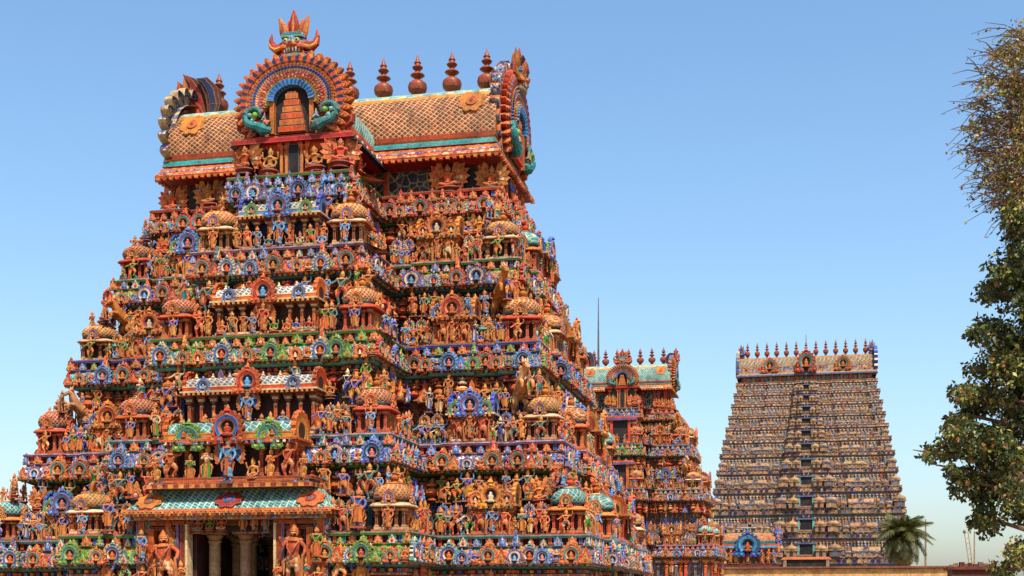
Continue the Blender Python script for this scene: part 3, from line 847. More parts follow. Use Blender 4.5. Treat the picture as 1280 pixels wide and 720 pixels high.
def pilasters(T, P, off, z, h, step, faces=('f', 'r'), w=1.0, pal=(0, 3, 1, 2, 0, 4)):
    for mid, L, rot, f in edges(offs(P, off), faces):
        n = max(1, int(round(L/step)))
        for q in range(n):
            t = -L/2 + L*(q+.5)/n
            j = pal[(q*7+int(z*3)) % len(pal)]
            put(T, 'pilaster', cached(('pilaster', j), lambda: PILB, PILP[j]), T_(mid.x+t*math.cos(rot), mid.y+t*math.sin(rot), z, rot, (w, w, h)), size=.6)

def fr(x, y, rot):
    c, s_ = math.cos(rot), math.sin(rot)
    return lambda lx, out, z, sc=1.0, dr=0.0: T_(x + lx*c + out*s_, y + lx*s_ - out*c, z, rot + dr, sc)
def fillers(T, F, xs, z, s, out=-.30):
    for x in xs:
        q = random.random()
        if q < .80: statue(T, F(x, out, z, 1.0, random.uniform(-.2, .2)), size=random.uniform(1.05, 1.4)*s)
        else:
            me = kudu_mesh(random.choice(('orange', 'blue', 'red', 'green', 'teal', 'violet', 'gold')))
            put(T, 'arch_medallion', me, F(x, out, z+.05, 1.0*s), size=1.0*s)
def mini_pair(T, M, i):
    put(T, 'twin_niche', cached(('twin_niche', i), lambda: MINI, MINIP[i]), M)

def gopuram_rows(T, k, z, hw, hd, pw, pj, sd, sp, s=1.0, porch=False, hb=0):
    wing = hw - pw
    # wings of the front, right and left
    for sg in (1, -1):
        F = fr(0, -hd, 0)
        X = lambda t: sg*(pw + wing*t)
        dome_shrine(T, F(sg*(hw-.92*s), -.80*s, z, s), (2 if k == 0 else (k + (0 if sg > 0 else 1)) % 2))
        hall_shrine(T, F(X(.37), -.62*s, z, s), 2.0, 1.28, (k + (1 if sg > 0 else 2)) % 3)
        mini_pair(T, F(X(.07), -.62*s, z, s), (k+1) % 4); mini_pair(T, F(X(.645), -.62*s, z, s), k % 4)
        for t in (.02, .07, .12, .17, .22, .27, .32, .42, .47, .52, .57, .62, .67, .72):
            statue(T, F(X(t), random.uniform(-.25, .0)*s, z, 1, random.uniform(-.25, .25)), size=random.uniform(.8, 1.3)*s)
        statue(T, F(X(.37), .10*s, z, 1), pose='deity', pal=random.choice(['blue', 'pale_blue', 'orange', 'golden']), size=1.35*s)
        statue(T, F(sg*(hw-.92*s), .16*s, z, 1), pose='dance', size=1.05*s)
        for t in (.29, .45): statue(T, F(X(t), .05*s, z, 1), pose='guard', pal=random.choice(['orange', 'orange', 'red', 'orange_white']), size=1.3*s)
        # rearing horse with a rider above the inner side of the corner shrine
        if k in (1, 2):
            put(T, 'rearing_horse', cached(('rearing_horse', k), lambda: HORSE, dict(skin='tan_hide' if k == 1 else 'gold', cloth='relief_gold', gold='gold', rider='blue', base='brick')), F(X(.70), (-.75 if sg > 0 else -1.0)*s, z+1.3*s, (1.9 if sg > 0 else 1.55)*s, sg*R(28)), 'rearing horse carrying a blue rider', 2)
        else:
            statue(T, F(X(.66), -.95*s, z+1.35*s), pose='winged', pal=random.choice(['orange', 'golden']), size=1.4*s)
        for t in (.03, .10, .17, .24, .31, .43, .50, .57, .64, .82, .95): statue(T, F(X(t), -1.1*s, z+random.uniform(1.35, 1.7)*s), size=random.uniform(.85, 1.25)*s)
    # figures crowding the outer corners above the shrines
    for sg in (1, -1):
        for dx, dy, dz, sz in ((-.25, .35, 1.9, 1.25), (-.1, 1.3, 1.75, 1.35), (-.55, -.05, 2.0, 1.1), (-.05, 2.3, 1.5, 1.3), (.02, .2, .0, 1.25), (.02, 1.9, .0, 1.3), (.0, 2.9, .0, 1.25)):
            statue(T, T_(sg*(hw+(dx-(.95 if dz > 0 else .18))*s), -hd+(dy+.3)*s, z+dz*s, sg*R(55)), pose=random.choice(('winged', 'dance', 'four', 'guard', 'atlas')), size=sz*s)
    # projecting centre
    F = fr(0, -hd-pj, 0)
    L = max(2.0, pw*.95)
    for sg in (1, -1):
        dome_shrine(T, F(sg*(pw-.86*s), -.72*s, z, s), (1, 0, 0, 1)[k % 4])
        x0, x1 = pw-1.85*s, L/2*s+.1
        n = max(0, int((x0-x1)/(.55*s)))
        if x0 - x1 > 1.2*s: mini_pair(T, F(sg*(x0+x1)/2, -.62*s, z, s), (k+2) % 4)
        n = int(n*1.5)+1
        for i in range(n): statue(T, F(sg*(x1 + (x0-x1)*(i+.5)/n), random.uniform(-.3, 0)*s, z), size=random.uniform(.9, 1.45)*s)
        for i in range(n+2): statue(T, F(sg*(pw*.2 + (pw*.75)*(i+.5)/(n+2)), -1.1*s, z+random.uniform(1.4, 1.8)*s), size=random.uniform(.9, 1.3)*s)
        statue(T, F(sg*(pw-.86*s), .14*s, z), pose='four', pal=random.choice(['blue', 'pale_blue', 'orange']), size=1.1*s)
        statue(T, F(sg*(x0-.1), -1.0*s, z+1.3*s, 1), pose='dance', pal='blue' if k % 2 else 'teal', size=1.5*s)
        for i in range(4): statue(T, F(sg*(.5+.5*i), random.uniform(-.1, .12)*s, z), pose=random.choice(['guard', 'seated', 'bless']), size=1.05*s)
    if not porch:
        hall_shrine(T, F(0, -.62*s, z, s), round(L, 1), 1.55 if k != 1 else 2.0, (3, 4, 4, 2)[k % 4], tall=True)
        statue(T, F(0, .12*s, z + (0 if k != 1 else .55)), pose='deity', pal='pale_blue' if k % 2 else 'orange', size=1.5*s)
    # returns of the centre, facing right
    for rx, rot, sg in ((pw, R(90), 1), (-pw, R(-90), -1)):
        F = fr(rx, -hd-pj/2, rot)
        mini_pair(T, F(0 if sg > 0 else 0, -.62*s, z, s), k % 4)
        fillers(T, F, [-pj*.3, -pj*.15, 0, pj*.15, pj*.3, pj*.42], z, s)
        fillers(T, F, [-pj*.35, -pj*.1, pj*.15, pj*.4], z+1.5*s, s, -1.1*s)
    # sides
    for rot, sg in ((R(90), 1), (R(-90), -1)):
        F = fr(sg*(hw+sp), 0, rot)
        for q in (1, -1):
            dome_shrine(T, F(q*(sd-.85*s), -.78*s, z, s), (k+q) % 3)
            fillers(T, F, [q*sd*v for v in (.28, .36, .44, .52, .6, .68)], z, s)
            fillers(T, F, [q*sd*v for v in (.1, .25, .4, .55, .7, .85)], z+1.6*s, s*1.1, -1.0*s)
        hall_shrine(T, F(0, -.62*s, z, s), 2.4, 1.4, (k+3) % 4)
        statue(T, F(0, .1*s, z), pose='deity', size=1.4*s)
        for x in (-.8, .8, -1.6, 1.6, -2.4, 2.4):
            if abs(x) < sd: statue(T, F(x, -1.1*s, z+1.6*s), size=1.1*s)
        F = fr(sg*hw, 0, rot)
        fillers(T, F, [-(sd+.5)*sg, -(sd+1.1)*sg, -(sd+1.7)*sg, -(sd+2.3)*sg, (sd+.4)*sg], z, s)
        dome_shrine(T, F((hb-.9*s)*sg, -.8*s, z, s), (k+2) % 3)

# ------------------------------------------------------------------ crowning vault of a gopuram
def petal(b, x, y, z, w, h, m, lean=0.0, m2=None):
    # rounded upright petal, curving sideways
    prof = [(.30, 0), (.46, .16), (.50, .34), (.42, .55), (.26, .76), (.12, .91), (.01, 1.0)]
    n, vs_, fs = 9, [], []
    for r, t in prof:
        for i in range(n):
            a = 2*PI*i/n
            vs_.append((x + lean*t*t + r*w*math.cos(a), y + r*w*.62*math.sin(a), z + h*t))
    for j in range(len(prof)-1):
        for i in range(n): fs.append((j*n+i, j*n+(i+1) % n, (j+1)*n+(i+1) % n, (j+1)*n+i))
    fs.append(tuple(range(n))[::-1])
    b.add(vs_, fs, m)
    if m2: b.tube([(x + lean*t*t, y - w*.30*(1-t)-.02, z+h*t) for t in (.08, .3, .55, .8)], [.03, w*.13, w*.12, .02], m2, n=6)
def curl_leaf(b, pts, wid, y0, y1, m, m2):
    # carved leaf following a curve in x,z
    L, Rr = [], []
    for k, (x, z) in enumerate(pts):
        a, c = pts[max(k-1, 0)], pts[min(k+1, len(pts)-1)]
        d = Vector((c[0]-a[0], c[1]-a[1])).normalized()
        w = wid[k]/2
        L.append((x-d.y*w, z+d.x*w)); Rr.append((x+d.y*w, z-d.x*w))
    for k in range(len(pts)-1):
        b.prism([L[k], L[k+1], Rr[k+1], Rr[k]], y0, y1, m)
        q = lambda p, c: (c[0]+(p[0]-c[0])*.45, c[1]+(p[1]-c[1])*.45)
        b.prism([q(L[k], pts[k]), q(L[k+1], pts[k+1]), q(Rr[k+1], pts[k+1]), q(Rr[k], pts[k])], y0-.07, y0+.02, m2)
def flame(b, x, z, w, h, y0, y1, m, lean=0.0, m2=None):
    P = [(x-w*.35, z), (x-w*.5, z+h*.3), (x-w*.28+lean*.5, z+h*.65), (x+lean, z+h), (x+w*.28+lean*.5, z+h*.65), (x+w*.5, z+h*.3), (x+w*.35, z)]
    b.prism(P, y0, y1, m)
    if m2:
        b.prism([(x+(p-x)*.5, z+h*.12+(q-z)*.6) for p, q in P], y0-.05, y0+.02, m2)
def guardian_face():
    # crowned lion mask, unit about 2.6 wide, 2.3 high, facing -y
    b = MB()
    b.lathe([(.75, 0, 'cream'), (.80, .08, 'teal'), (.70, .16, 'red'), (.74, .24, 'orange')], 16, 'red', T_(0, 0, 0, 0, (1, .6, 1)))
    b.ball((0, -.02, .66), (.64, .50, .46), 'relief_teal', n=16, k=8)
    b.ball((0, -.42, .52), (.26, .22, .17), 'orange', n=12, k=6)
    b.ball((0, -.58, .60), (.13, .1, .08), 'red', n=8, k=5)
    for s in (1, -1):
        b.ball((s*.29, -.42, .74), (.12, .10, .11), 'cream', n=10, k=6); b.ball((s*.29, -.50, .74), .06, 'black', n=8, k=4)
        b.ball((s*.30, -.38, .92), (.24, .12, .07), 'green', n=10, k=5)
        b.ball((s*.40, -.34, .45), (.2, .18, .16), 'orange', n=10, k=5)
        b.tube([(s*.55, 0, .62), (s*.85, -.05, .50), (s*1.08, -.05, .68), (s*1.16, -.05, .98), (s*1.12, -.05, 1.32)], [.26, .25, .19, .11, .02], 'red', n=9)
        b.tube([(s*.5, -.25, .52), (s*.85, -.24, .42), (s*1.12, -.22, .56), (s*1.25, -.2, .86)], [.10, .10, .08, .02], 'yellow', n=7)
        for i in range(3): b.lathe([(.06, 0), (.05, -.1), (.01, -.2)], 6, 'white', T_(s*(.08+.14*i), -.46+.04*i, .40))
        petal(b, s*.44, -.06, .95, .52, 1.1, 'gold', s*.34, 'red')
        b.tube([(s*.3, -.2, 1.0), (s*.42, -.22, 1.12), (s*.3, -.24, 1.2)], [.1, .08, .03], 'teal', n=7)
    b.box((0, -.1, 1.0), (1.1, .5, .16), 'sky_blue'); b.box((0, -.14, 1.12), (.9, .46, .10), 'teal')
    petal(b, 0, -.08, 1.05, .54, 1.3, 'red', 0, 'gold')
    for s in (1, -1): petal(b, s*.24, .16, 1.0, .4, 1.0, 'orange', s*.12)
    return b
FACE = guardian_face()
def kalasha():
    b = MB()
    b.lathe([(.24, 0), (.30, .05), (.20, .10), (.15, .22), (.24, .26), (.30, .34), (.44, .46), (.48, .62), (.44, .76), (.28, .88), (.15, .93), (.13, 1.0), (.28, 1.06), (.36, 1.12), (.30, 1.18), (.14, 1.24), (.12, 1.32),
             (.22, 1.38), (.27, 1.45), (.16, 1.54), (.14, 1.60), (.18, 1.64), (.09, 1.78), (.03, 1.95), (.005, 2.05)], 20, 'kalasha_copper')
    return b
KAL = kalasha()
def big_arch(b, sx, sz, cz, y, rich=1.0, M0=Matrix(), lob=17):
    M = M0 @ Matrix.Translation((0, y, cz)) @ Matrix.Diagonal((sx, 1, sz, 1))
    A = dict(a0=-44, a1=224)
    b.ring(.70, .89, -.14, .12, 'orange', M, n=lob*6, lobes=lob, lob=.17, m2='gold', **A)
    b.ring(.74, .885, -.22, .1, 'red', M, n=lob*6, lobes=lob, lob=.09, m2='yellow', **A)
    b.ring(.79, .87, -.28, -.1, 'navy', M, n=lob*6, lobes=lob, lob=.05, m2='orange', **A)
    b.ring(.66, .73, -.27, .3, 'gold', M, n=102, lobes=51, lob=.03, m2='brick', **A)
    b.ring(.61, .665, -.33, .3, 'navy', M, n=88, lobes=44, lob=.04, m2='blue', a0=-20, a1=200)
    b.ring(.575, .612, -.30, .3, 'cream', M, n=96, lobes=48, lob=.03, m2='orange', a0=-20, a1=200)
    b.ring(.47, .58, -.25, .3, 'red', M, n=66, lobes=33, lob=.04, m2='relief_warm', a0=-20, a1=200)
    b.ring(.43, .475, -.30, .3, 'relief_gold', M, n=60, lobes=30, lob=.05, m2='brick', a0=-14, a1=194)
    b.ring(.385, .435, -.34, .3, 'lime', M, n=60, lobes=30, lob=.05, m2='yellow', a0=-10, a1=190)
    b.ring(.30, .39, -.42, .3, 'blue', M, n=64, lobes=16, lob=.08, m2='sky_blue', a0=0, a1=180)
    b.disc(.84, .12, 'relief_warm', M, n=40)
    b.prism([(-.31*sx, cz-.62*sz), (.31*sx, cz-.62*sz), (.30*sx, cz+.1*sz), (.18*sx, cz+.3*sz), (-.18*sx, cz+.3*sz), (-.30*sx, cz+.1*sz)], y-.02, y+.1, 'black', M0)
    for s in (1, -1):
        b.box((s*.34*sx, y-.1, cz-.30*sz), (.07*sx, .3, .66*sz), 'gold', M0)
        # teal makara curling up at each foot of the arch
        pts, rad = [], []
        for i in range(14):
            t = i/13
            a = R(-100 + 300*t)
            rr = .20*(1-.55*t)
            pts.append((s*(.62 + rr*math.cos(a))*sx, y-.34-.06*math.sin(t*9), cz + (-.26 + rr*1.1*math.sin(a))*sz)); rad.append((.085 - .055*t)*sz)
        b.tube([(s*.34*sx, y-.3, cz-.58*sz), (s*.48*sx, y-.32, cz-.54*sz)] + pts, [.05*sz, .13*sz] + rad, 'teal', M0, n=9)
        b.tube([(s*.37*sx, y-.4, cz-.46*sz), (s*.46*sx, y-.42, cz-.38*sz), (s*.44*sx, y-.4, cz-.22*sz)], [.07*sz, .06*sz, .01], 'relief_teal', M0, n=8)
        b.ball((s*.60*sx, y-.46, cz-.27*sz), .06*sz, 'lime', M0, n=10, k=6)
        for i in range(5): b.ball((s*(.50+.05*i)*sx, y-.40, cz+(-.50+.015*i*i)*sz), .05*sz, 'aqua', M0, n=7, k=4)
    # golden stepped tower in the niche
    for i in range(6):
        w = .46 - .05*i
        b.box((0, y-.14, cz + (-.56 + .13*i)*sz), (w*sx, .22, .10*sz), 'gold' if i % 2 else 'orange', M0)
        b.box((0, y-.14, cz + (-.50 + .13*i)*sz), ((w-.06)*sx, .18, .05*sz), 'brick', M0)
def crown(T, z0, hw, hd, pw, pj, s, nk, eave, bar, top, kal=1.0, vault='scale_big'):
    root = T['root']
    # neck storey under the vault: dark panels between posts
    n = MB()
    P = [(-hw, -hd), (hw, -hd), (hw, hd), (-hw, hd)]
    sweep(n, P, [(-.95*s, z0-.1, 'brick'), (-.95*s, z0+.28*s, 'violet'), (-1.05*s, z0+.34*s, 'relief_panel'), (-1.05*s, eave-.2*s, 'red'), (-.5*s, eave, 'brick')], False)
    for sg in (1, -1):
        for t in (.0, .52, .70, .97):
            n.box((sg*(pw + (hw-1.0*s-pw)*t), -hd+1.02*s, (z0+eave)/2), (.24*s, .24*s, eave-z0), 'orange')
        for y in (-.9, -.35, .35, .9): n.box((sg*(hw-1.0*s), y*(hd-1*s), (z0+eave)/2), (.24*s, .24*s, eave-z0), 'orange')
        n.box((sg*(pw + (hw-1.0*s-pw)*.84), -hd+1.0*s, (z0+eave)/2), (.85*s, .16*s, (eave-z0)*.72), 'black')
    link('neck_wall', n.mesh('neck_wall'), root)
    for sg in (1, -1):
        statue(T, T_(sg*(pw + (hw-pw)*.55), -hd+.55*s, z0+.1), pose='winged', pal='golden' if sg < 0 else 'orange', size=2.1*s)
        statue(T, T_(sg*(hw-.6*s), -hd+.6*s, z0), pose='winged', pal='orange', size=1.9*s)
        statue(T, T_(sg*(hw-.3*s), 0, z0, R(90)*sg), pose='deity', pal='blue', size=1.9*s)
        for q in (-.6, .6): statue(T, T_(sg*(hw-.3*s), q*hd, z0, R(90)*sg), pose='atlas', pal='orange', size=1.6*s)
    e = MB()
    sweep(e, P, [(-.9*s, eave-.06, 'brick'), (.02*s, eave, 'gold'), (.06*s, eave+.12*s, 'relief_gold'), (-.06*s, eave+.28*s, 'brick'), (-.12*s, eave+.34*s, 'relief_blue'), (-.16*s, eave+.42*s, 'yellow'), (-.16*s, eave+.52*s, 'petal_band'), (-.30*s, eave+.60*s, 'red'), (-.22*s, eave+.66*s, 'teal'), (-.26*s, eave+.80*s, 'teal'), (-.42*s, bar-.14*s, 'yellow'), (-.36*s, bar-.05*s, 'yellow'), (-.8*s, bar, 'brick')])
    beads(e, P, .0, eave-.04*s, (.16*s, .2*s, .12*s), .34*s, ('yellow', 'orange'))
    link('eave', e.mesh('eave'), root)
    # barrel vault
    b = MB()
    a = hd - .5*s; L = 2*hw - .7*s; nseg = 28; prof = []
    for i in range(nseg+1):
        t = PI*i/nseg
        t = PI*(.5 - .5*(1-2*i/nseg)*(1+.22*(1-abs(1-2*i/nseg)))) if False else t
        prof.append((-math.cos(t)*a*(1+.06*math.sin(t)), bar + (top-bar)*math.sin(t)**(.80 if abs(t-PI/2) < 1.45 else 1.25)))
    k = nseg+1; vs_, fs, ms = [], [], []
    for x in (-L/2, L/2): vs_ += [(x, y, z) for y, z in prof]
    for i in range(nseg):
        fs.append((i, i+k, i+k+1, i+1))
        j = min(i, nseg-1-i)
        ms.append('red' if j == 0 else vault if j < 6 else 'yellow' if j == 6 else 'ridge_check')
    fs += [tuple(range(k)), tuple(range(k, 2*k))[::-1]]; ms += ['brick', 'brick']
    b.add(vs_, fs, ms)
    for sg in (1, -1):
        b.box((sg*(hw-1.25*s), 0, (bar+top)/2), (.01, .01, .01), 'red')
    link('barrel_vault', b.mesh('barrel_vault'), root)
    for x in (hw-1.6*s, -hw+1.6*s):
        put(T, 'rosette', cached(('rosette', 'gold'), rosette, dict(rim='gold', ring='orange', face='red')), T_(x, -a*.90, bar+(top-bar)*.55, 0, 1.15*s) @ Matrix.Rotation(R(-28), 4, 'X'), size=2)
    for sg in (1, -1):
        g = MB()
        big_arch(g, hd*.72, (top-bar)*.84, bar+(top-bar)*.42, -.15*s, lob=31)
        g.ring(.84, .99, -.05*s, .42*s, 'relief_blue', Matrix.Translation((0, 0, bar+(top-bar)*.42)) @ Matrix.Diagonal((hd*(.76 if sg > 0 else .96), 1, (top-bar)*.88, 1)), a0=-40, a1=220, n=19*6, lobes=19, lob=.13, m2='cream' if sg < 0 else 'gold')
        link('gable_arch', g.mesh('gable_arch'), root, Matrix.Translation((sg*(hw-.25*s), 0, 0)) @ Matrix.Rotation(R(90)*sg, 4, 'Z'))
        h = link('lion_mask', cached('lion_mask', lambda: FACE, None), root, T_(sg*(hw+.0*s), 0, top+.02*s, R(90)*sg, .98*s))
        p = MB()
        for pts, wid, m_, m2_, y0_ in (([(.0, -.1), (.12, .5), (.30, 1.1), (.58, 1.62), (.95, 1.95)], [.5, .72, .66, .42, .04], 'brown', 'brick', -.30),
                                       ([(.05, -.1), (.35, .35), (.75, .75), (1.05, 1.25), (1.1, 1.6)], [.4, .55, .5, .32, .04], 'brick', 'orange', -.44),
                                       ([(-.45, -.1), (-.55, .5), (-.42, 1.1), (-.12, 1.5), (.22, 1.62)], [.4, .60, .60, .42, .06], 'brown', 'navy', -.52)):
            curl_leaf(p, [(sg*x_, z_) for x_, z_ in pts], [w_*(sg if sg > 0 else 1) for w_ in wid], y0_, y0_+.6, m_, m2_)
        link('mask_backplate', p.mesh('mask_backplate'), root, T_(sg*(hw-(.55 if sg > 0 else .9)*s), 0, top-.1*s, 0, (.95 if sg > 0 else 1.25)*s))
    for i in range(nk):
        x = (i-(nk-1)/2)*(2*hw-3.2*s)/(nk-1)
        put(T, 'kalasha_finial', cached('kalasha_finial', lambda: KAL, None), T_(x, 0, top-.04*s, 0, (s*1.04*kal, s*1.04*kal, s*1.22*kal)), size=3)
def dormer(T, z0, hd, pw, pj, s, eave):
    # arched dormer standing on the projecting centre and running back into the vault
    root = T['root']; yf = -hd - pj
    d = MB()
    w = pw*.98
    h = eave - z0
    d.box((0, yf/2+.6*s, z0+h/2), (w*1.5, -yf-1.6*s, h), 'dark_wall')
    d.box((0, yf+.62*s, z0+h*.47), (.85*s, .9*s, h*.92), 'navy')
    d.box((0, yf+.14*s, z0+h*.45), (.50*s, .06, h*.86), 'black')
    for x in (-.62, -.38, .38, .62): d.join(PILB, T_(x*s, yf+.20*s, z0, 0, (.8*s, .8*s, h*.95)), dict(a='yellow', b='orange', c='gold'))
    for x in (-1.7, 1.7): d.join(PILB, T_(x*s, yf+.35*s, z0, 0, (1.2*s, 1.2*s, h*.95)), dict(a='orange', b='brick', c='gold'))
    for sg in (1, -1):
        d.box((sg*1.12*s, yf+.6*s, z0+h*.5), (.8*s, .3*s, h*.8), 'green_wall')
    d.box((0, yf/2+.1*s, eave-.02*s), (w*2+.2*s, -yf+.5*s, .20*s), 'red'); d.box((0, yf/2+.16*s, eave+.14*s), (w*1.96, -yf+.3*s, .13*s), 'orange')
    for sg in (1, -1):
        for i in range(22):
            d.box((sg*(w+.09*s), yf*(1-i/22), eave-.02*s), (.10*s, .12*s, .12*s), 'white' if i % 2 else 'navy')
        d.box((sg*(w+.02*s), yf/2, eave-.16*s), (.3*s, -yf, .1*s), 'navy')
    link('dormer_wall', d.mesh('dormer_wall'), root)
    v = MB()
    barrel_roof(v, -yf-.2*s, w*.86, eave+.18*s, 'sc', 'band', 'ridge', 'rim', n=20)
    link('dormer_vault', v.mesh('dormer_vault', dict(sc='scale_teal', band='orange', ridge='ridge_check', rim='brick', dark='black')), root, T_(0, yf/2+.3*s, 0, R(90)))
    a = MB()
    big_arch(a, w*.98, w*.80, eave+w*.60, yf+.1*s, lob=29)
    link('dormer_arch', a.mesh('dormer_arch'), root)
    link('lion_mask', cached('lion_mask', lambda: FACE, None), root, T_(0, yf+.25*s, eave+w*.60+w*.70, 0, .98*s))
    for sg in (1, -1):
        statue(T, T_(sg*1.12*s, yf+.0*s, z0+.05), pose='seated', pal='golden', size=1.95*s)
        statue(T, T_(sg*(w-.55*s), yf-.05*s, z0+.15, sg*R(15)), pose='winged', pal='orange', size=2.0*s)
        statue(T, T_(sg*(w-.2*s), yf+1.6*s, z0+.1, sg*R(90)), pose='winged', pal='orange', size=1.7*s)

# ------------------------------------------------------------------ ground
gm, gnt, gb = base_mat('sandy_ground', .9, .1)
tc = nn(gnt, 'ShaderNodeTexCoord')
gnt.links.new(ramp_(gnt, noise_(gnt, tc.outputs['Object'], .4, 6), [(.3, (.22, .16, .10)), (.7, (.32, .25, .17))]), gb.inputs['Base Color'])
g = MB(); g.add([(-3000, -500, 0), (3000, -500, 0), (3000, 5000, 0), (-3000, 5000, 0)], [(0, 1, 2, 3)], 'sandy_ground')
o = link('ground', g.mesh('ground')); o['kind'] = 'structure'

def door_mesh():
    b = MB()
    b.box((0, .3, 1.05), (1.25, .5, 2.1), 'black')
    for x in (-.78, .78): b.box((x, .1, 1.05), (.22, .5, 2.1), 'orange')
    for x in (-1.15, 1.15): b.join(PILB, T_(x, .15, 0, 0, (1.5, 1.5, 2.1)), dict(a='teal', b='orange', c='cream'))
    b.box((0, .05, 2.2), (2.9, .7, .2), 'violet'); b.box((0, .05, 2.36), (2.6, .6, .14), 'orange'); b.box((0, .05, .0), (2.8, .7, .1), 'violet')
    return b
def doorway(T, M):
    put(T, 'doorway', cached('doorway', door_mesh, None), M, size=3)
# ------------------------------------------------------------------ the great painted gopuram
def tower(key, label, loc, zs, hws, hds, pws, pj, sp, s, nk, eave, bar, top, kal=1.0, notch=None, styles=(0, 1, 2, 3, 4), doors=False, cs=None, vault='scale_big'):
    root = thing('temple_gopuram', label, 'temple tower', loc)
    T = dict(key=key, root=root, loc=Vector(loc))
    n = len(zs)
    for k in range(n):
        hw, hd, pw = hws[k], hds[k], pws[k]
        hb = hd*(.86 - .03*k)
        sd = hb*.72
        P = outline(hw, hd, pw, pj, sd, sp, notch if k == 0 else None, hb=hb)
        z0 = 0 if k == 0 else zs[k-1]
        storey(T, k, z0, zs[k], P, STY[styles[k]], s, pw=pw, yc=-hd-.4, porch=notch is not None)
        if k == 0:
            pilasters(T, P, -.22*s, zs[0]-4.6*s, 3.2*s, .95*s, w=1.9*s)
            for mid, L, rot, f in edges(offs(P, .02), ('f', 'r')):
                m = int(L/(.95*s))
                if m < 2 or L < 1.5: continue
                for q in range(m-1):
                    t = -L/2 + L*(q+1)/m
                    if f == 'f' and abs(mid.x+t) < 3.9*s: continue
                    M = T_(mid.x+t*math.cos(rot), mid.y+t*math.sin(rot), zs[0]-3.2*s, rot)
                    statue(T, M, size=random.uniform(1.6, 1.9)*s)
        else:
            vases(T, P, .02*s, zs[k]-2.5*s, .95*s, .98*s)
            pilasters(T, P, -.36*s, z0, zs[k]-z0-1.65*s, 1.15*s, pal=(0, 2, 3, 1, 4, 2))
        if k < n-1:
            gopuram_rows(T, k, zs[k], hw, hd, pw, pj, sd, sp, s, hb=hb, porch=(k == 0 and notch is not None) or doors)
            if doors: doorway(T, T_(0, -hd-pj-.05, zs[k], 0, s*1.25))
    cs = cs or s
    crown(T, zs[-1], hws[-1], hds[-1], pws[-1], pj, cs, nk, eave, bar, top, kal, vault)
    dormer(T, zs[-1], hds[-1], pws[-1], pj, cs, eave)
    return T
E = EYE
MAIN = tower('main', 'largest and nearest temple tower, vividly painted, with a pillared doorway under a teal canopy', (-22.98, 65, 0),
             [4.6, 8.75, 13.4, 17.6, 21.4], [14.2, 12.8, 11.45, 10.15, 8.9], [10.5, 8.85, 7.2, 5.55, 3.95], [7.6, 6.3, 5.1, 4.0, 2.95], 3.9, .35, 1.0, 9,
             23.1, 24.2, 27.45, notch=(2.38, 7))

# porch: pillared opening under the scaled canopy, door guardians, shrine above
T = MAIN; root = T['root']
YF = -10.5-3.9            # front of the projecting centre on the ground storey
c = MB()
hwc, zc0, zc1 = 4.63, 5.5, 6.45
prof = [(0, zc0), (.16, zc0+.10), (.42, zc0+.30), (.78, zc0+.58), (1.0, zc0+.82), (1.12, zc1)]
vs_, fs, ms = [], [], []
yb = YF + 1.2
for o_, z in prof: vs_ += [(-hwc+o_*.9, yb, z), (-hwc+o_*.9, YF-.8+o_, z), (hwc-o_*.9, YF-.8+o_, z), (hwc-o_*.9, yb, z)]
for j in range(len(prof)-1):
    for i in range(3):
        fs.append((j*4+i, j*4+i+1, j*4+i+5, j*4+i+4)); ms.append('orange' if j == 0 else 'scale_teal')
q = (len(prof)-1)*4; fs.append((q, q+1, q+2, q+3)); ms.append('brick'); fs.append((3, 2, 1, 0)); ms.append('brick')
c.add(vs_, fs, ms)
c.box((0, YF+.2, zc0-.10), (hwc*2-.15, 1.95, .16), 'petal_band'); c.box((0, YF+.3, zc0-.26), (hwc*2-.7, 1.85, .15), 'relief_warm')
c.box((0, YF+.15, zc1+.09), (7.3, 1.4, .16), 'petal_band'); c.box((0, YF+.2, zc1+.24), (7.0, 1.25, .14), 'relief_blue'); c.box((0, YF+.2, zc1+.38), (7.2, 1.3, .13), 'brick')
k_ = 46
for i in range(k_): c.box((-hwc+.12+(2*hwc-.24)*i/(k_-1), YF-.79, zc0-.05), (.11, .1, .09), 'yellow' if i % 2 else 'orange')
cc = link('canopy', c.mesh('canopy'), root)
cc['label'] = 'sloping canopy with teal fish scale tiles over the doorway'
for x in (0, -3.55, 3.55):
    put(T, 'rosette', cached(('rosette', 'canopy', x == 0), rosette, dict(rim='red', ring='blue', face='orange') if x == 0 else dict(rim='gold', ring='red', face='teal')), T_(x, YF-.30, zc0+.46, 0, (1.0, 1, .72)) @ Matrix.Rotation(R(-50), 4, 'X'), size=2)
f = MB()
for sg in (1, -1):
    f.box((sg*3.95, YF+.3, 2.6), (.26, 1.2, 5.2), 'orange'); f.box((sg*3.72, YF+.35, 2.6), (.2, 1.1, 5.2), 'relief_teal'); f.box((sg*4.15, YF+.35, 2.6), (.14, 1.1, 5.2), 'relief_blue'); f.box((sg*1.95, YF-.0, 2.5), (.10, .5, 5.0), 'cream'); f.box((sg*2.12, YF+.1, 2.5), (.24, .6, 5.0), 'brick'); f.box((sg*2.33, YF+.0, 2.5), (.10, .6, 5.0), 'violet'); f.box((sg*2.05, YF+3.9, 2.5), (.5, 7.0, 5.0), 'dark_wall')
    f.box((sg*3.05, YF+.45, 2.6), (1.5, .6, 5.2), 'relief_dark')
    f.box((sg*3.05, YF+.1, 5.05), (1.9, .5, .16), 'orange'); f.box((sg*3.05, YF+.1, 4.82), (1.6, .45, .14), 'red')
    f.box((sg*3.5, YF-.1, 2.4), (.26, .5, 4.8), 'orange')
f.box((0, YF+1.4, 5.15), (4.3, 2.6, .35), 'brown'); f.box((0, YF+3.9, 4.85), (3.7, 7.0, .3), 'dark_wall'); f.box((0, YF+7.1, 2.4), (3.7, .3, 4.8), 'black')
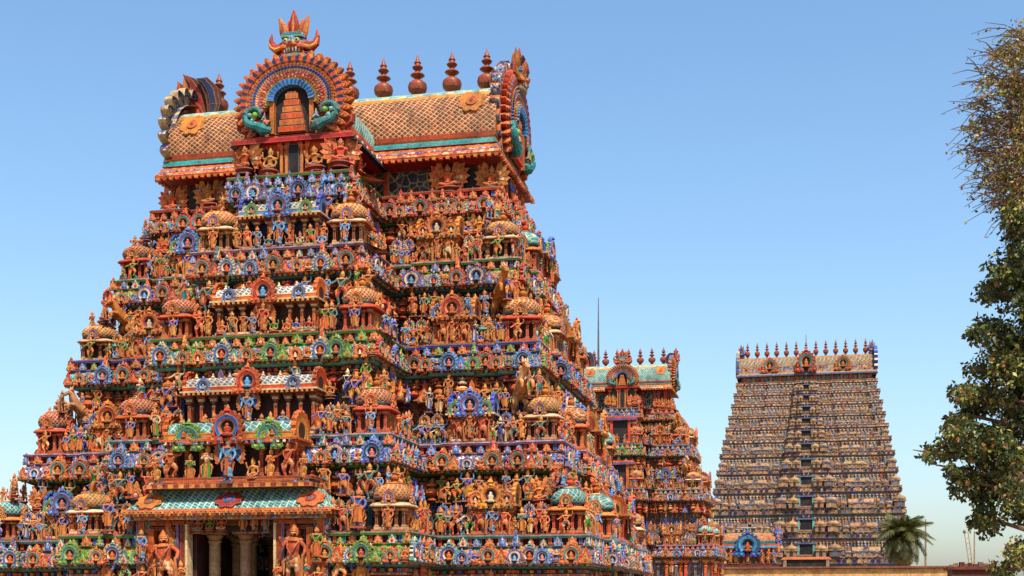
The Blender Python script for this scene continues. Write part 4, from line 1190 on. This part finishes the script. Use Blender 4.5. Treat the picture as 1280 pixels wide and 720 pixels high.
link('door_frame', f.mesh('door_frame'), root)
def stone_pillar():
    b = MB()
    b.box((0, 0, .25), (.7, .7, .5), 'stone'); b.lathe([(.26, .5), (.25, 1.5), (.27, 1.55), (.25, 1.6), (.24, 4.25), (.30, 4.32), (.25, 4.40), (.36, 4.55), (.32, 4.62)], 16, 'stone')
    b.box((0, 0, 4.70), (.95, .62, .16), 'stone'); b.box((0, 0, 4.86), (1.3, .6, .16), 'stone', taper=1.1)
    return b
for x, y in ((-1.2, .9), (.2, .9), (-.55, 3.2), (.8, 3.4), (-1.4, 3.6), (-.7, 6), (.7, 6)):
    link('stone_pillar', cached('stone_pillar', stone_pillar, None), root, T_(x, YF+y, 0))
for sg in (1, -1):
    statue(T, T_(sg*2.75, YF-.48, 2.15), pose='guard', pal='door', size=2.6)
    put(T, 'flame_crest', cached(('flame_crest', 'orange'), lambda: CREST, KP['orange']), T_(sg*2.75, YF-.15, 4.1, 0, 1.1), size=2)
    for q in (-.62, .62): statue(T, T_(sg*2.75+q, YF-.3, 2.2), pose='pray', size=1.3)
    statue(T, T_(sg*3.85, YF-.45, 3.4), pose='bless', pal='pale_blue' if sg < 0 else 'green', size=1.3)
    statue(T, T_(sg*3.85, YF-.45, 2.0), pose='dance', pal='red', size=1.25)
    statue(T, T_(sg*4.7, YF-.15, 2.2), pose='dance', pal='orange' if sg > 0 else 'red', size=1.7)
    statue(T, T_(sg*5.6, YF-.2, 2.0), pose='four', pal='blue', size=2.0)
    statue(T, T_(sg*5.5, YF-.2, 4.75), pose='bless', pal='blue', size=1.5)
    for i, (x, p, pl, sz) in enumerate(((1.05, 'seated' if sg > 0 else 'pray', 'golden' if sg > 0 else 'cream', 1.5), (1.75, 'pray', 'green' if sg < 0 else 'orange', 1.3), (2.6, 'dance', 'orange', 1.55), (3.2, 'pray', 'orange', 1.15))):
        statue(T, T_(sg*x, YF-.25-.05*i, zc1+.18, sg*R(-8)), pose=p, pal=pl, size=sz)
    put(T, 'arch_medallion', kudu_mesh('green'), T_(sg*1.75, YF-.35, zc1+1.55, 0, 1.15), size=2)
statue(T, T_(0, YF-.45, zc1+.18), pose='deity', pal='pale_blue', size=1.75)
hall_shrine(T, T_(0, YF+.45, zc1+.2, 0, 1.22), 4.7, 1.45, 3, tall=True, label='wide vaulted shrine with teal and yellow roof above the doorway canopy')
flush(MAIN)

# ------------------------------------------------------------------ second gopuram behind it
SEC = tower('second', 'mid sized painted temple tower with seven finials, half hidden behind the largest one', (-22.0, 169, 0),
            [8.8, 15.7, 21.3, 26.0], [11.4, 9.8, 8.1, 6.0], [8.8, 7.2, 5.6, 4.0], [3.4, 3.0, 2.6, 2.1], 2.2, .4, 1.12, 7, 28.6, 29.5, 32.3, styles=(1, 3, 0, 4), doors=True, cs=.95, vault='scale_teal')
p = at(748, 372, 169) - Vector((-22.0, 169, 0))
b = MB(); b.tube([(p.x, 0, 31.5), (p.x, 0, 36), (p.x, 0, p.z)], [.16, .12, .05], 'grey', n=8); b.tube([(p.x, 0, 33), (p.x+.25, 0, 33.6)], .04, 'grey')
link('lightning_rod', b.mesh('lightning_rod'), SEC['root'])
flush(SEC)

# ------------------------------------------------------------------ great royal gopuram far behind
root = thing('temple_gopuram', 'tallest and farthest temple tower, dull brown, twelve storeys with thirteen finials', 'temple tower', (.6, 392, 0))
FAR = dict(key='far', root=root, loc=Vector((.6, 392, 0)))
ys = [474, 487, 501, 516, 531, 547, 565, 586, 609, 636, 666, 697]
zf = [(755-y)*.2262 + EYE for y in ys]
def interp(y, pts):
    for (a, u), (c, v) in zip(pts, pts[1:]):
        if a <= y <= c: return u + (v-u)*(y-a)/(c-a)
    return pts[-1][1]
HWF = [(440, 19.2), (474, 19.8), (560, 24.1), (640, 27.3), (720, 29.2)]
PWF = [(440, 2.4), (500, 3.6), (560, 5.6), (620, 8.0), (720, 10.0)]
def far_outline(y):
    hw, pw = interp(y, HWF), interp(y, PWF); hd = 6.5 + (y-474)*.034
    w = hw-pw
    R_ = [(pw, -hd), (pw+.22*w, -hd), (pw+.22*w, -hd-.5), (pw+.48*w, -hd-.5), (pw+.48*w, -hd), (pw+.80*w, -hd), (pw+.80*w, -hd-.6), (hw, -hd-.6)]
    c_ = [(pw, -hd-1.2), (pw*.55, -hd-1.2), (pw*.55, -hd-1.8)]
    Rr = c_[::-1] + R_
    return [(-x, q) for x, q in Rr][::-1] + Rr + [(hw, hd), (-hw, hd)], hw, pw, hd
def far_dome():
    b = MB(); b.box((0, 0, .45), (1.5, 1.3, .9), 'a'); b.box((0, -.62, .42), (.5, .16, .7), 'dark'); b.box((0, 0, .95), (1.9, 1.6, .16), 'b')
    b.lathe([(.75, 1.02, 'c'), (.95, 1.1, 'c'), (.98, 1.3, 'c'), (.75, 1.6, 'b'), (.3, 1.75, 'b'), (.12, 1.9, 'b'), (.02, 2.2, 'b')], 10, 'c'); return b
def far_hall():
    b = MB(); b.box((0, 0, .45), (3.4, 1.2, .9), 'a')
    for x in (-1.2, -.4, .4, 1.2): b.box((x, -.6, .45), (.35, .16, .8), 'dark')
    b.box((0, 0, .95), (3.9, 1.6, .16), 'b')
    n = 8; pr = [(-.75*math.cos(PI*i/n), 1.03+.7*math.sin(PI*i/n)) for i in range(n+1)]
    vs_ = [(x, y, z) for x in (-1.85, 1.85) for y, z in pr]
    b.add(vs_, [(i, i+n+1, i+n+2, i+1) for i in range(n)] + [tuple(range(n+1)), tuple(range(n+1, 2*n+2))[::-1]], 'c')
    b.join(kudu(True), T_(0, -.75, .9, 0, .95), dict(rim='b', ring='d', core='dark')); return b
FD, FH, LOWK = far_dome(), far_hall(), kudu(True)
FP = [dict(a='beige', b='muted_brown', c='ochre_tile', dark='far_wall', d='slate_blue'), dict(a='muted_brown', b='ochre_tile', c='beige', dark='slate_blue', d='blue'), dict(a='beige', b='slate_blue', c='ochre_tile', dark='far_wall', d='muted_brown'),
      dict(a='slate_blue', b='pale_plaster', c='muted_brown', dark='black', d='teal')]
FPIL = [dict(a='beige', b='muted_brown', c='pale_plaster'), dict(a='muted_brown', b='beige', c='orange'), dict(a='slate_blue', b='beige', c='pale_plaster'), dict(a='ochre_tile', b='slate_blue', c='beige'), dict(a='slate_blue', b='muted_brown', c='pale_plaster'), dict(a='pale_plaster', b='ochre_tile', c='beige')]
for k in range(len(ys)):
    P, hw, pw, hd = far_outline(ys[k])
    z1 = zf[k]; z0 = zf[k+1] if k+1 < len(ys) else 0
    H = min(z1-z0, 7.5); s_ = H/4.6
    w = MB()
    sweep(w, P, [(-.55*s_, z0-.3, 'far_wall'), (-.55*s_, z1-.36*H, 'beige'), (-.35*s_, z1-.33*H, 'slate_blue' if k % 3 else 'teal'), (-.35*s_, z1-.29*H, 'beige')], False)
    link('storey_wall', w.mesh('storey_wall'), root)
    c = MB()
    sweep(c, P, [(-.35*s_, z1-.29*H, 'muted_brown'), (-.05, z1-.27*H, 'beige'), (.05, z1-.23*H, 'far_relief'), (-.1, z1-.12*H, 'muted_brown'), (-.3*s_, z1-.10*H, 'slate_blue' if k % 2 else 'muted_brown'), (-.3*s_, z1-.05*H, 'beige'), (.0, z1-.03*H, 'beige'), (.0, z1, 'muted_brown'), (-2.5, z1+.01, 'muted_brown')])
    beads(c, P, -.2*s_, z1-.075*H, (.3*s_, .3, .05*H), .8*s_, ('beige', 'muted_brown', 'orange'), ('f',))
    link('cornice', c.mesh('cornice'), root)
    for mid, L, rot, f in edges(offs(P, -.42*s_), ('f',)):
        n = max(1, int(round(L/.95)))
        for q in range(n):
            t = -L/2 + L*(q+.5)/n
            if abs(mid.x+t) < 1.6: continue
            j = random.choice((0, 2, 1, 0, 2, 3, 4, 0)) if abs(mid.x+t) > pw else random.choice((0, 3, 5, 5))
            put(FAR, 'pilaster', cached(('far_pilaster', j), lambda: PILB, FPIL[j]), T_(mid.x+t, mid.y, z0, 0, (1.9, 1.5, z1-z0-.33*H)), size=1)
            if q % 2: statue(FAR, T_(mid.x+t+.45, mid.y-.25, z0), pal=random.choice(('golden', 'cream', 'pale_blue', 'dark_blue')), size=.36*H)
    for mid, L, rot, f in edges(offs(P, .05), ('f',)):
        n = max(1, int(round(L/1.5)))
        for q in range(n):
            t = -L/2 + L*(q+.5)/n; j = random.choice(('ochre', 'violet', 'ochre', 'slate', 'teal'))
            put(FAR, 'arch_medallion', kudu_mesh(j, True), T_(mid.x+t, mid.y, z1-.27*H, 0, .21*H), size=.5)
    # a row of small shrines standing on each ledge
    if k > 0:
        wg = hw-pw; y_ = -hd+.6
        for sg in (1, -1):
            for t, d_ in ((.90, 1), (.64, 2), (.35, 0), (.10, 2), (.76, 2), (.21, 2), (.50, 2)):
                p_ = random.choice((0, 1, 1, 2, 2, 2, 3))
                if d_ == 0: put(FAR, 'barrel_shrine', cached(('far_hall', p_), lambda: FH, FP[p_]), T_(sg*(pw+t*wg), y_+.1, z1, 0, (.27*H, .2*H, .21*H)), size=4)
                else:
                    q = (.25 if d_ == 1 else .15)*H*random.uniform(.85, 1.15)
                    put(FAR, 'domed_shrine', cached(('far_dome', p_), lambda: FD, FP[p_]), T_(sg*(pw+t*wg), y_-.2, z1, 0, q), size=q)
            p_ = random.choice((0, 1, 2)); put(FAR, 'domed_shrine', cached(('far_dome', p_), lambda: FD, FP[p_]), T_(sg*pw*.82, -hd-.9, z1, 0, .26*H), size=3)
            put(FAR, 'domed_shrine', cached(('far_dome', 4), lambda: FD, dict(a='beige', b='ochre_tile', c='ochre_tile', dark='black')), T_(sg*pw*.42, -hd-1.7, z1, 0, .24*H), size=3)
    # dark central opening on every storey
    d = MB(); dw = min(1.0 + .08*k, pw*.4)
    yb = -hd-1.85+.55*s_
    d.box((0, yb, z0+.30*H), (dw*2, .9, .42*H), 'black')
    for x in (-1, 1): d.box((x*(dw+.3), yb-.2, z0+.30*H), (.6, .9, .44*H), 'aqua' if k > 6 else 'pale_plaster'); d.box((x*(dw+.9), yb-.1, z0+.30*H), (.5, .9, .44*H), 'orange')
    d.box((0, yb-.3, z0+.545*H), (dw*2+2, 1.2, .06*H), 'slate_blue'); d.box((0, yb-.3, z0+.06*H), (dw*2+2, 1.3, .06*H), 'beige')
    d.join(LOWK, T_(0, yb-.6, z0+.57*H, 0, (.34*H, 1, .26*H)), dict(rim='ochre_tile', ring='pale_plaster', core='navy'))
    link('doorway', d.mesh('doorway'), root)
# crowning vault with thirteen finials and blue lion masks at the ends
z0, hw = zf[0], 19.4
b = MB()
P4 = [(-hw, -6.2), (hw, -6.2), (hw, 6.2), (-hw, 6.2)]
sweep(b, P4, [(-1.2, z0-.2, 'far_wall'), (-1.2, z0+1.6, 'muted_brown'), (.2, z0+1.8, 'slate_blue'), (.2, z0+2.2, 'beige'), (-.4, z0+2.8, 'far_relief'), (-.4, z0+3.4, 'orange'), (-1, z0+3.6, 'brick')])
for i in range(15): b.box((-hw+2.1+(2*hw-4.2)*i/14, -5.2, z0+.8), (.7, .6, 1.7), 'beige' if i % 2 else 'orange')
link('neck_wall', b.mesh('neck_wall'), root)
b = MB(); n = 18; pr = [(-5.3*math.cos(PI*i/n)*(1+.06*math.sin(PI*i/n)), z0+3.5+4.6*math.sin(PI*i/n)**.85) for i in range(n+1)]
lattice('far_scale', (.20, .11, .05), (.10, .11, .09), (.42, .30, .16), .9, .13, edge=0)
b.add([(x, y, z) for x in (-hw+.4, hw-.4) for y, z in pr], [(i, i+n+1, i+n+2, i+1) for i in range(n)] + [tuple(range(n+1)), tuple(range(n+1, 2*n+2))[::-1]],
      ['far_relief', 'beige', 'far_scale', 'far_scale', 'far_scale', 'yellow', 'ochre_tile'] + ['ochre_tile']*4 + ['ochre_tile', 'yellow', 'far_scale', 'far_scale', 'far_scale', 'beige', 'far_relief'] + ['brick', 'brick'])
link('barrel_vault', b.mesh('barrel_vault'), root)
for i in range(13): put(FAR, 'kalasha_finial', cached('kalasha_finial', lambda: KAL, None), T_((i-6)*2.78, 0, z0+8.0, 0, (1.6, 1.6, 2.4)), size=5)
for sg in (1, -1):
    g_ = MB(); M = T_()
    g_.ring(.80, 1.02, -.5, .5, 'blue', Matrix.Diagonal((6.0, 1, 4.9, 1)), n=60, lobes=15, lob=.10, a0=-40, a1=220, m2='pale_plaster'); g_.ring(.5, .8, -.6, .4, 'far_relief', Matrix.Diagonal((6.0, 1, 4.9, 1)), n=40, a0=-40, a1=220); g_.disc(5.0, 0, 'brick')
    link('gable_arch', g_.mesh('gable_arch'), root, Matrix.Translation((sg*(hw-.1), 0, z0+4.9)) @ Matrix.Rotation(R(90)*sg, 4, 'Z'))
    m = MB(); m.join(FACE, None, dict(red='blue', orange='slate_blue', teal='blue', green='navy'))
    link('lion_mask', cached('far_mask', lambda: m, None), root, T_(sg*(hw-1.0), -.6, z0+8.2, sg*R(55), 1.75))
    link('arch_medallion', kudu_mesh('orange'), root, T_(sg*10.2, -5.7, z0+2.9, 0, (4.2, 4, 4.2)))
link('arch_medallion', kudu_mesh('red'), root, T_(0, -6.5, z0+2.6, 0, (5.2, 5, 6.2)))
b = MB(); b.tube([(0, 0, z0+8), (0, 0, z0+14.6)], [.2, .08], 'grey'); link('lightning_rod', b.mesh('lightning_rod'), root)
# awning over the entrance passage
b = MB(); b.box((0, -27, 14.0), (13.5, 5, .7), 'gold', taper=.86); b.box((0, -27.0, 11.5), (11.5, 4, 4.3), 'black'); b.box((0, -27.1, 4.6), (13, 4.6, 9.3), 'muted_brown')
for x in (-5.6, 5.6): b.box((x, -29.1, 11.5), (.8, .5, 4.4), 'beige')
link('entrance_porch', b.mesh('entrance_porch'), root)
flush(FAR)

# ------------------------------------------------------------------ blue arched pavilion in front of it
c = at(938, 690, 250)
root = thing('temple_pavilion', 'small temple pavilion with a bright blue horseshoe arch and cream ridge, before the tallest tower', 'pavilion', (c.x, 250, 0))
PAV = dict(key='pav', root=root, loc=Vector((c.x, 250, 0)))
zt = at(938, 657, 250).z; zb = at(938, 705, 250).z
b = MB(); b.box((0, 0, zb/2), (10.4, 5, zb), 'brown'); link('base', b.mesh('base'), root)
b = MB(); b.box((0, .2, zb+1.6), (9.4, 3.6, 3.2), 'relief_dark')
for i in range(9): b.join(PILB, T_(-4.5+9*i/8, -1.75, zb, 0, (2, 1.6, 3.0)), dict(a=('orange', 'teal', 'brick')[i % 3], b='yellow', c='cream'))
b.box((0, -.2, zb+3.1), (10.2, 4.6, .35), 'sky_blue'); b.box((0, -.2, zb+3.45), (9.8, 4.4, .35), 'orange'); link('wall', b.mesh('wall'), root)
b = MB(); barrel_roof(b, 9.6, 1.9, zb+3.6, 'sc', 'band', 'ridge', 'rim'); b.box((0, 0, zb+5.65), (9.4, 1.2, .25), 'cream')
link('roof', b.mesh('roof', dict(sc='scale_yellow', band='teal', ridge='cream', rim='blue', dark='navy')), root)
for i in range(9): put(PAV, 'finial', cached(('vase_baluster', 1), lambda: POT, POTP[1]), T_(-4.2+8.4*i/8, 0, zb+5.7, 0, .8), size=1)
link('niche_arch', cached(('pav_arch',), lambda: KUD, dict(rim='blue', ring='teal', mid='sky_blue', core='navy', face='orange')), root, T_(-.4, -2.3, zb+1.3, 0, 4.5))
for x, pl in ((-3.6, 'orange'), (-2.5, 'blue'), (-.4, 'blue'), (2.1, 'orange'), (3.3, 'golden'), (4.4, 'pale_blue')): statue(PAV, T_(x, -2.3, zb), pose='bless', pal=pl, size=2.5)
link('lion_mask', cached('far_mask', lambda: m, None), root, T_(5.0, -.6, zb+5.0, R(60), 1.1))
statue(PAV, T_(5.0, -1.4, zb+1.6), pose='four', pal='blue', size=3.6)
flush(PAV)

# ------------------------------------------------------------------ ochre building, shed, poles
a, e_ = at(905, 709, 110), at(1196, 709, 110)
root = thing('flat_roofed_building', 'low ochre building with dark red coping in front of the tallest tower', 'building', ((a.x+e_.x)/2, 112, 0))
W = e_.x-a.x; h = a.z
b = MB(); b.box((0, 0, h/2), (W, 5, h), 'ochre_wall') if False else None
paint('ochre_wall', (.50, .27, .09), edge=.1, edge_r=.02, dirt=.45)
paint('red_coping', (.13, .028, .014), edge=.2)
b.box((0, 0, h/2-.1), (W, 5, h-.2), 'ochre_wall'); link('wall', b.mesh('wall'), root)
b = MB(); b.box((0, -.1, h-.08), (W+.3, 5.3, .14), 'red_coping', taper=.99); link('coping', b.mesh('coping'), root)
b = MB()
for x, w_ in ((-4.5, 1.6), (-2.2, .8)): b.box((x, -2.52, h-1.05), (w_, .1, .7), 'slate_blue')
link('window_shutter', b.mesh('window_shutter'), root) if False else None
sh = at(1216, 712, 100)
root = thing('roof_shed', 'dark brown shed with a flat cluttered roof beside the big leafy tree', 'shed', (sh.x, 101, 0))
b = MB(); b.box((0, 0, sh.z/2), (3.0, 3, sh.z), 'brown'); link('wall', b.mesh('wall'), root)
b = MB(); b.box((0, 0, sh.z+.10), (3.5, 3.4, .2), 'red_coping'); link('roof', b.mesh('roof'), root)
b = MB()
for i in range(9): b.box((-1.4+.34*i, -1+random.random(), sh.z+.2+random.random()*.22), (.32, .4, .12+.3*random.random()), random.choice(('brown', 'stone', 'muted_brown')), Matrix.Rotation(random.uniform(-.2, .2), 4, 'Z'))
o = link('rubble', b.mesh('rubble'), root); o['kind'] = 'stuff'
def pole(name, label, cat, px, y0, y1, Y, r, m='grey'):
    p0, p1 = at(px, y0, Y), at(px, y1, Y)
    b = MB(); b.tube([(0, 0, 0), (0, 0, p1.z*.6), (0, 0, p1.z)], [r, r*.9, r*.6], m, n=8)
    root = thing(name, label, cat, (p0.x, Y, 0)); link('shaft', b.mesh('shaft'), root); return root, p1.z
root, z = pole('flag_pole', 'slim pale pole standing right of the coconut palm', 'pole', 1157, 705, 649, 135, .12, 'stone')
b = MB(); b.tube([(0, 0, z-.4), (.35, 0, z-.1), (.7, 0, z-.15)], .05, 'grey'); b.box((.8, 0, z-.17), (.5, .2, .1), 'grey'); link('lamp_head', b.mesh('lamp_head'), root) if False else None
root, z = pole('signal_mast', 'upright thin mast with a leaning lattice ladder by the leafy tree', 'mast', 1218, 710, 664, 104, .07, 'stone')
b = MB()
for x in (0, .28): b.tube([(-.1+x*.6, -.3, 2.5), (-.75+x, -.3, z-.1)], .035, 'stone', n=6)
for i in range(12):
    t = i/11
    b.tube([(-.1-.65*t, -.3, 2.6+(z-2.8)*t), (.07-.54*t, -.3, 2.6+(z-2.8)*(t+.03))], .025, 'stone', n=5)
b.ball((-.75, -.3, z-.05), (.12, .1, .14), 'grey', n=8, k=5)
link('ladder', b.mesh('ladder'), root)

# ------------------------------------------------------------------ vegetation
def leafmat(name, rgb, trans=.35, rough=.5):
    m, nt, b = base_mat(name, rough, .35)
    tc = nn(nt, 'ShaderNodeTexCoord')
    n1 = noise_(nt, tc.outputs['Object'], 2.2, 3)
    c = mix_(nt, n1, tuple(x*.55 for x in rgb), tuple(min(1, x*1.5) for x in rgb))
    nt.links.new(c, b.inputs['Base Color'])
    tr = nn(nt, 'ShaderNodeBsdfTranslucent'); nt.links.new(mix_(nt, .5, c, (.25, .30, .03)), tr.inputs[0])
    mx = nn(nt, 'ShaderNodeMixShader'); mx.inputs[0].default_value = trans
    nt.links.new(b.outputs[0], mx.inputs[1]); nt.links.new(tr.outputs[0], mx.inputs[2])
    nt.links.new(mx.outputs[0], nt.nodes['Material Output'].inputs[0])
leafmat('leaf_dark', (.020, .028, .008), .15); leafmat('leaf_mid', (.065, .085, .016), .25); leafmat('leaf_lime', (.30, .27, .05), .3); leafmat('leaf_dry', (.17, .060, .016), .2); leafmat('palm_leaf', (.06, .06, .014), .15)
leafmat('palm_dry', (.20, .13, .05), .2)
paint('bark', (.11, .065, .038), edge=0)
rng = np.random.default_rng(5)
def leaves(cen, rad, n, size, mats, probs, shell=.55):
    # n folded leaves in an uneven ellipsoid clump
    d = rng.normal(size=(n, 3)); d /= np.linalg.norm(d, axis=1)[:, None]
    r = (shell + (1-shell)*rng.random(n)**.6)
    bump = 1 + .22*np.sin(d[:, 0]*7+cen[0]*3)*np.cos(d[:, 2]*6+cen[2]*5)
    p = np.array(cen) + d*np.array(rad)*(r*bump)[:, None]
    return p, rng.choice(len(mats), n, p=probs)
def leaf_mesh(name, batches, mats):
    P = np.concatenate([b_[0] for b_ in batches]); K = np.concatenate([b_[1] for b_ in batches]); S = np.concatenate([np.full(len(b_[0]), b_[2]) for b_ in batches])
    n = len(P)
    a = rng.normal(size=(n, 3)); a[:, 2] -= .55; a /= np.linalg.norm(a, axis=1)[:, None]
    b = np.cross(a, rng.normal(size=(n, 3))); b /= np.linalg.norm(b, axis=1)[:, None]
    c = np.cross(a, b)
    S = (S*(.65+.7*rng.random(n)))[:, None]
    v = np.stack([P, P+a*S*.45+b*S*.36+c*S*.10, P+a*S*1.15, P+a*S*.45-b*S*.36+c*S*.10], 1).reshape(-1, 3)
    me = bpy.data.meshes.new(name)
    f = np.arange(n*4).reshape(n, 4)
    tri = np.concatenate([f[:, [0, 1, 2]], f[:, [0, 2, 3]]], 1).reshape(-1, 3)
    me.vertices.add(len(v)); me.vertices.foreach_set('co', v.ravel().astype(np.float32))
    me.loops.add(tri.size); me.loops.foreach_set('vertex_index', tri.ravel().astype(np.int32))
    me.polygons.add(len(tri)); me.polygons.foreach_set('loop_start', np.arange(0, tri.size, 3).astype(np.int32))
    for m in mats: me.materials.append(MAT[m])
    me.polygons.foreach_set('material_index', np.repeat(K, 2).astype(np.int32))
    me.update(calc_edges=True)
    return me
YT = 30.0
base = at(1352, 700, YT); base.z = 0
root = thing('leafy_tree', 'large leafy tree with dry twiggy top, standing right of the palm', 'tree', base)
MATS = ['leaf_dark', 'leaf_mid', 'leaf_lime', 'leaf_dry']
GREEN, MIXED, DRY = (.60, .23, .10, .07), (.40, .26, .21, .13), (.12, .10, .26, .52)
B, limbs = [], MB()
lumps = [(1270, 290, 22, GREEN, .9), (1256, 338, 22, GREEN, 1), (1240, 362, 20, GREEN, 1), (1272, 372, 26, GREEN, 1), (1224, 412, 20, GREEN, 1), (1246, 420, 24, MIXED, 1), (1266, 442, 26, MIXED, .8), (1226, 462, 20, MIXED, 1), (1204, 496, 20, MIXED, 1), (1236, 492, 28, MIXED, 1), (1268, 500, 30, MIXED, .9),
         (1194, 536, 22, MIXED, 1), (1164, 566, 13, MIXED, .9), (1182, 560, 18, MIXED, 1), (1220, 548, 30, GREEN, 1), (1256, 556, 30, GREEN, 1), (1210, 600, 26, GREEN, 1), (1246, 608, 34, GREEN, 1), (1236, 648, 24, GREEN, 1), (1272, 630, 30, GREEN, 1), (1300, 470, 50, MIXED, .9), (1310, 330, 40, GREEN, .9), (1310, 590, 60, GREEN, 1),
         (1266, 698, 22, MIXED, .8), (1284, 684, 24, MIXED, .8), (1250, 712, 16, MIXED, .8), (1186, 584, 14, GREEN, 1), (1216, 520, 22, GREEN, 1), (1300, 400, 40, GREEN, .8),
         (1276, 48, 24, DRY, .5), (1258, 72, 20, DRY, .35), (1270, 100, 30, DRY, .5), (1238, 104, 18, DRY, .18), (1290, 130, 40, DRY, .7), (1240, 150, 24, DRY, .22), (1218, 160, 16, DRY, .10), (1268, 160, 30, DRY, .5), (1280, 195, 34, DRY, .7), (1250, 195, 24, DRY, .3), (1264, 230, 24, DRY, .5), (1285, 240, 34, DRY, .7), (1300, 80, 40, DRY, .7), (1276, 262, 18, DRY, .7), (1268, 258, 16, MIXED, .9), (1282, 275, 24, GREEN, 1.1), (1262, 276, 16, GREEN, 1.0), (1290, 300, 30, GREEN, 1.1), (1270, 318, 22, GREEN, 1.1), (1286, 350, 28, GREEN, 1.1), (1284, 420, 30, GREEN, 1.1), (1250, 590, 34, GREEN, 1.0), (1282, 540, 34, GREEN, 1.0), (1262, 470, 26, MIXED, 1.0)]
trunk_top = Vector((0, 0, 9.5))
for px, py, r, pr, dens in lumps:
    for rep_ in range(4):
        Y = YT + random.uniform(-1.4, 1.6)
        q = at(px + random.uniform(-.5, .5)*r, py + random.uniform(-.5, .5)*r, Y) - base
        rr = r*.0187*random.uniform(.5, .85)
        n = int(185*dens*(r/26)**2)
        if pr is DRY: n = int(n*1.35)
        p_, k_ = leaves(q, (rr, rr*1.15, rr*random.uniform(.8, 1.0)), n, .13, MATS, pr, .35)
        B.append((p_, k_, .07 if pr is DRY else .10))
    q = at(px, py, YT) - base
    s0 = Vector((random.uniform(-.2, .2), random.uniform(-.3, .3), max(1.5, min(q.z-1.6, 12))))
    mid = s0.lerp(q, .5) + Vector((0, 0, .5))
    limbs.tube([s0, mid, q, q+(q-mid)*.25], [.11, .06, .03, .008], 'bark', n=6)
for i in range(420):   # bare twigs reaching out from the dry top
    px, py = random.choice([(1245, 85), (1232, 110), (1225, 150), (1235, 170), (1240, 200), (1235, 215), (1262, 55), (1248, 235), (1250, 250), (1268, 140), (1275, 90), (1275, 210), (1262, 165)])
    q = at(px + random.uniform(-6, 26), py + random.uniform(-25, 25), YT + random.uniform(-1, 1.4)) - base
    down = random.random() < .55
    d = Vector((-random.uniform(.25, 1.0), random.uniform(-.5, .5), random.uniform(-.6, .05) if down else random.uniform(-.15, .45)))*random.uniform(.5, 1.0)
    limbs.tube([q, q+d*.5+Vector((0, 0, .07)), q+d], [.016, .011, .006], 'bark', n=4)
    n = random.choice((1, 2, 2, 3, 5))
    p_ = np.array([q+d*random.uniform(.3, 1.05) for _ in range(n)])
    B.append((p_, rng.choice(4, n, p=(.1, .2, .4, .3)), .075))
b = MB(); b.tube([(0, 0, -.1), (.05, 0, 2), (-.1, .1, 5), (.0, 0, 9), (-.2, 0, 12.5)], [.5, .36, .30, .2, .06], 'bark', n=12)
link('trunk', b.mesh('trunk'), root); link('branches', limbs.mesh('branches'), root)
link('crown', leaf_mesh('crown', B, MATS), root)

# coconut palm
pc = at(1129, 690, 128)
root = thing('coconut_palm', 'coconut palm with drooping fronds rising above the ochre building', 'palm tree', (pc.x, 128, 0))
b = MB(); zt = pc.z + 1.3
b.tube([(.5, 0, 0), (.3, 0, zt*.5), (0, 0, zt)], [.26, .20, .17], 'bark', n=10); link('trunk', b.mesh('trunk'), root)
def frond(L, droop, m):
    b = MB(); pts = []
    for i in range(9):
        t = i/8; pts.append(Vector((L*(t-.25*droop*t*t), 0, L*(.42*t-(.55+.5*droop)*t*t))))
    b.tube(pts, [.06*(1-.8*i/8)+.008 for i in range(9)], m, n=5)
    for i in range(34):
        t = .12+.86*i/33; j = min(7, int(t*8)); u = t*8-j
        p = pts[j].lerp(pts[j+1], u); tg = (pts[j+1]-pts[j]).normalized()
        l = L*.36*math.sin(PI*min(1, .15+t*.85))**.6
        for sg in (1, -1):
            tip = p + tg*l*.55 + Vector((0, sg*l*.65, -l*random.uniform(.25, .75)))
            wv = tg*.075*L/3
            mid = p.lerp(tip, .5)+Vector((0, 0, l*.08))
            b.add([p-wv*.4, p+wv*.4, mid+wv*.8, tip, mid-wv*.8], [(0, 1, 2, 4), (4, 2, 3)], m)
    return b
FR = [frond(3.5, .5, 'palm_leaf').mesh('frond'), frond(3.7, .9, 'palm_leaf').mesh('frond'), frond(3.1, 1.3, 'palm_leaf').mesh('frond'), frond(3.0, 1.6, 'palm_dry').mesh('frond')]
for i in range(54):
    an = i*2.39996; el = R(80 - 2.2*i)
    j = 0 if i < 14 else 1 if i < 28 else 2 if i < 47 else 3
    link('frond', FR[j], root, Matrix.Translation((0, 0, zt)) @ Matrix.Rotation(an, 4, 'Z') @ Matrix.Rotation(-el, 4, 'Y') @ Matrix.Scale(random.uniform(.74, .92), 4))
# dry shrub on the skyline of the ochre building
q = at(1085, 704, 125)
root = thing('shrub', 'dark dusty shrub growing left of the coconut palm', 'shrub', (q.x, 125, 0))
b = MB()
for i in range(12): b.tube([(0, 0, 0), (random.uniform(-.8, .8), random.uniform(-.5, .5), q.z*.6), (random.uniform(-1.8, 1.8), random.uniform(-1, 1), q.z*random.uniform(.8, 1.05))], [.07, .05, .01], 'bark', n=5)
link('stem', b.mesh('stem'), root)
link('crown', leaf_mesh('crown', [leaves((random.uniform(-1.6, 1.6), random.uniform(-.6, .6), q.z*.85+random.uniform(-.5, .3)), (.8, .7, .5), 320, .2, MATS, (.5, .2, .05, .25), .3) + (.2,) for i in range(6)], MATS), root)
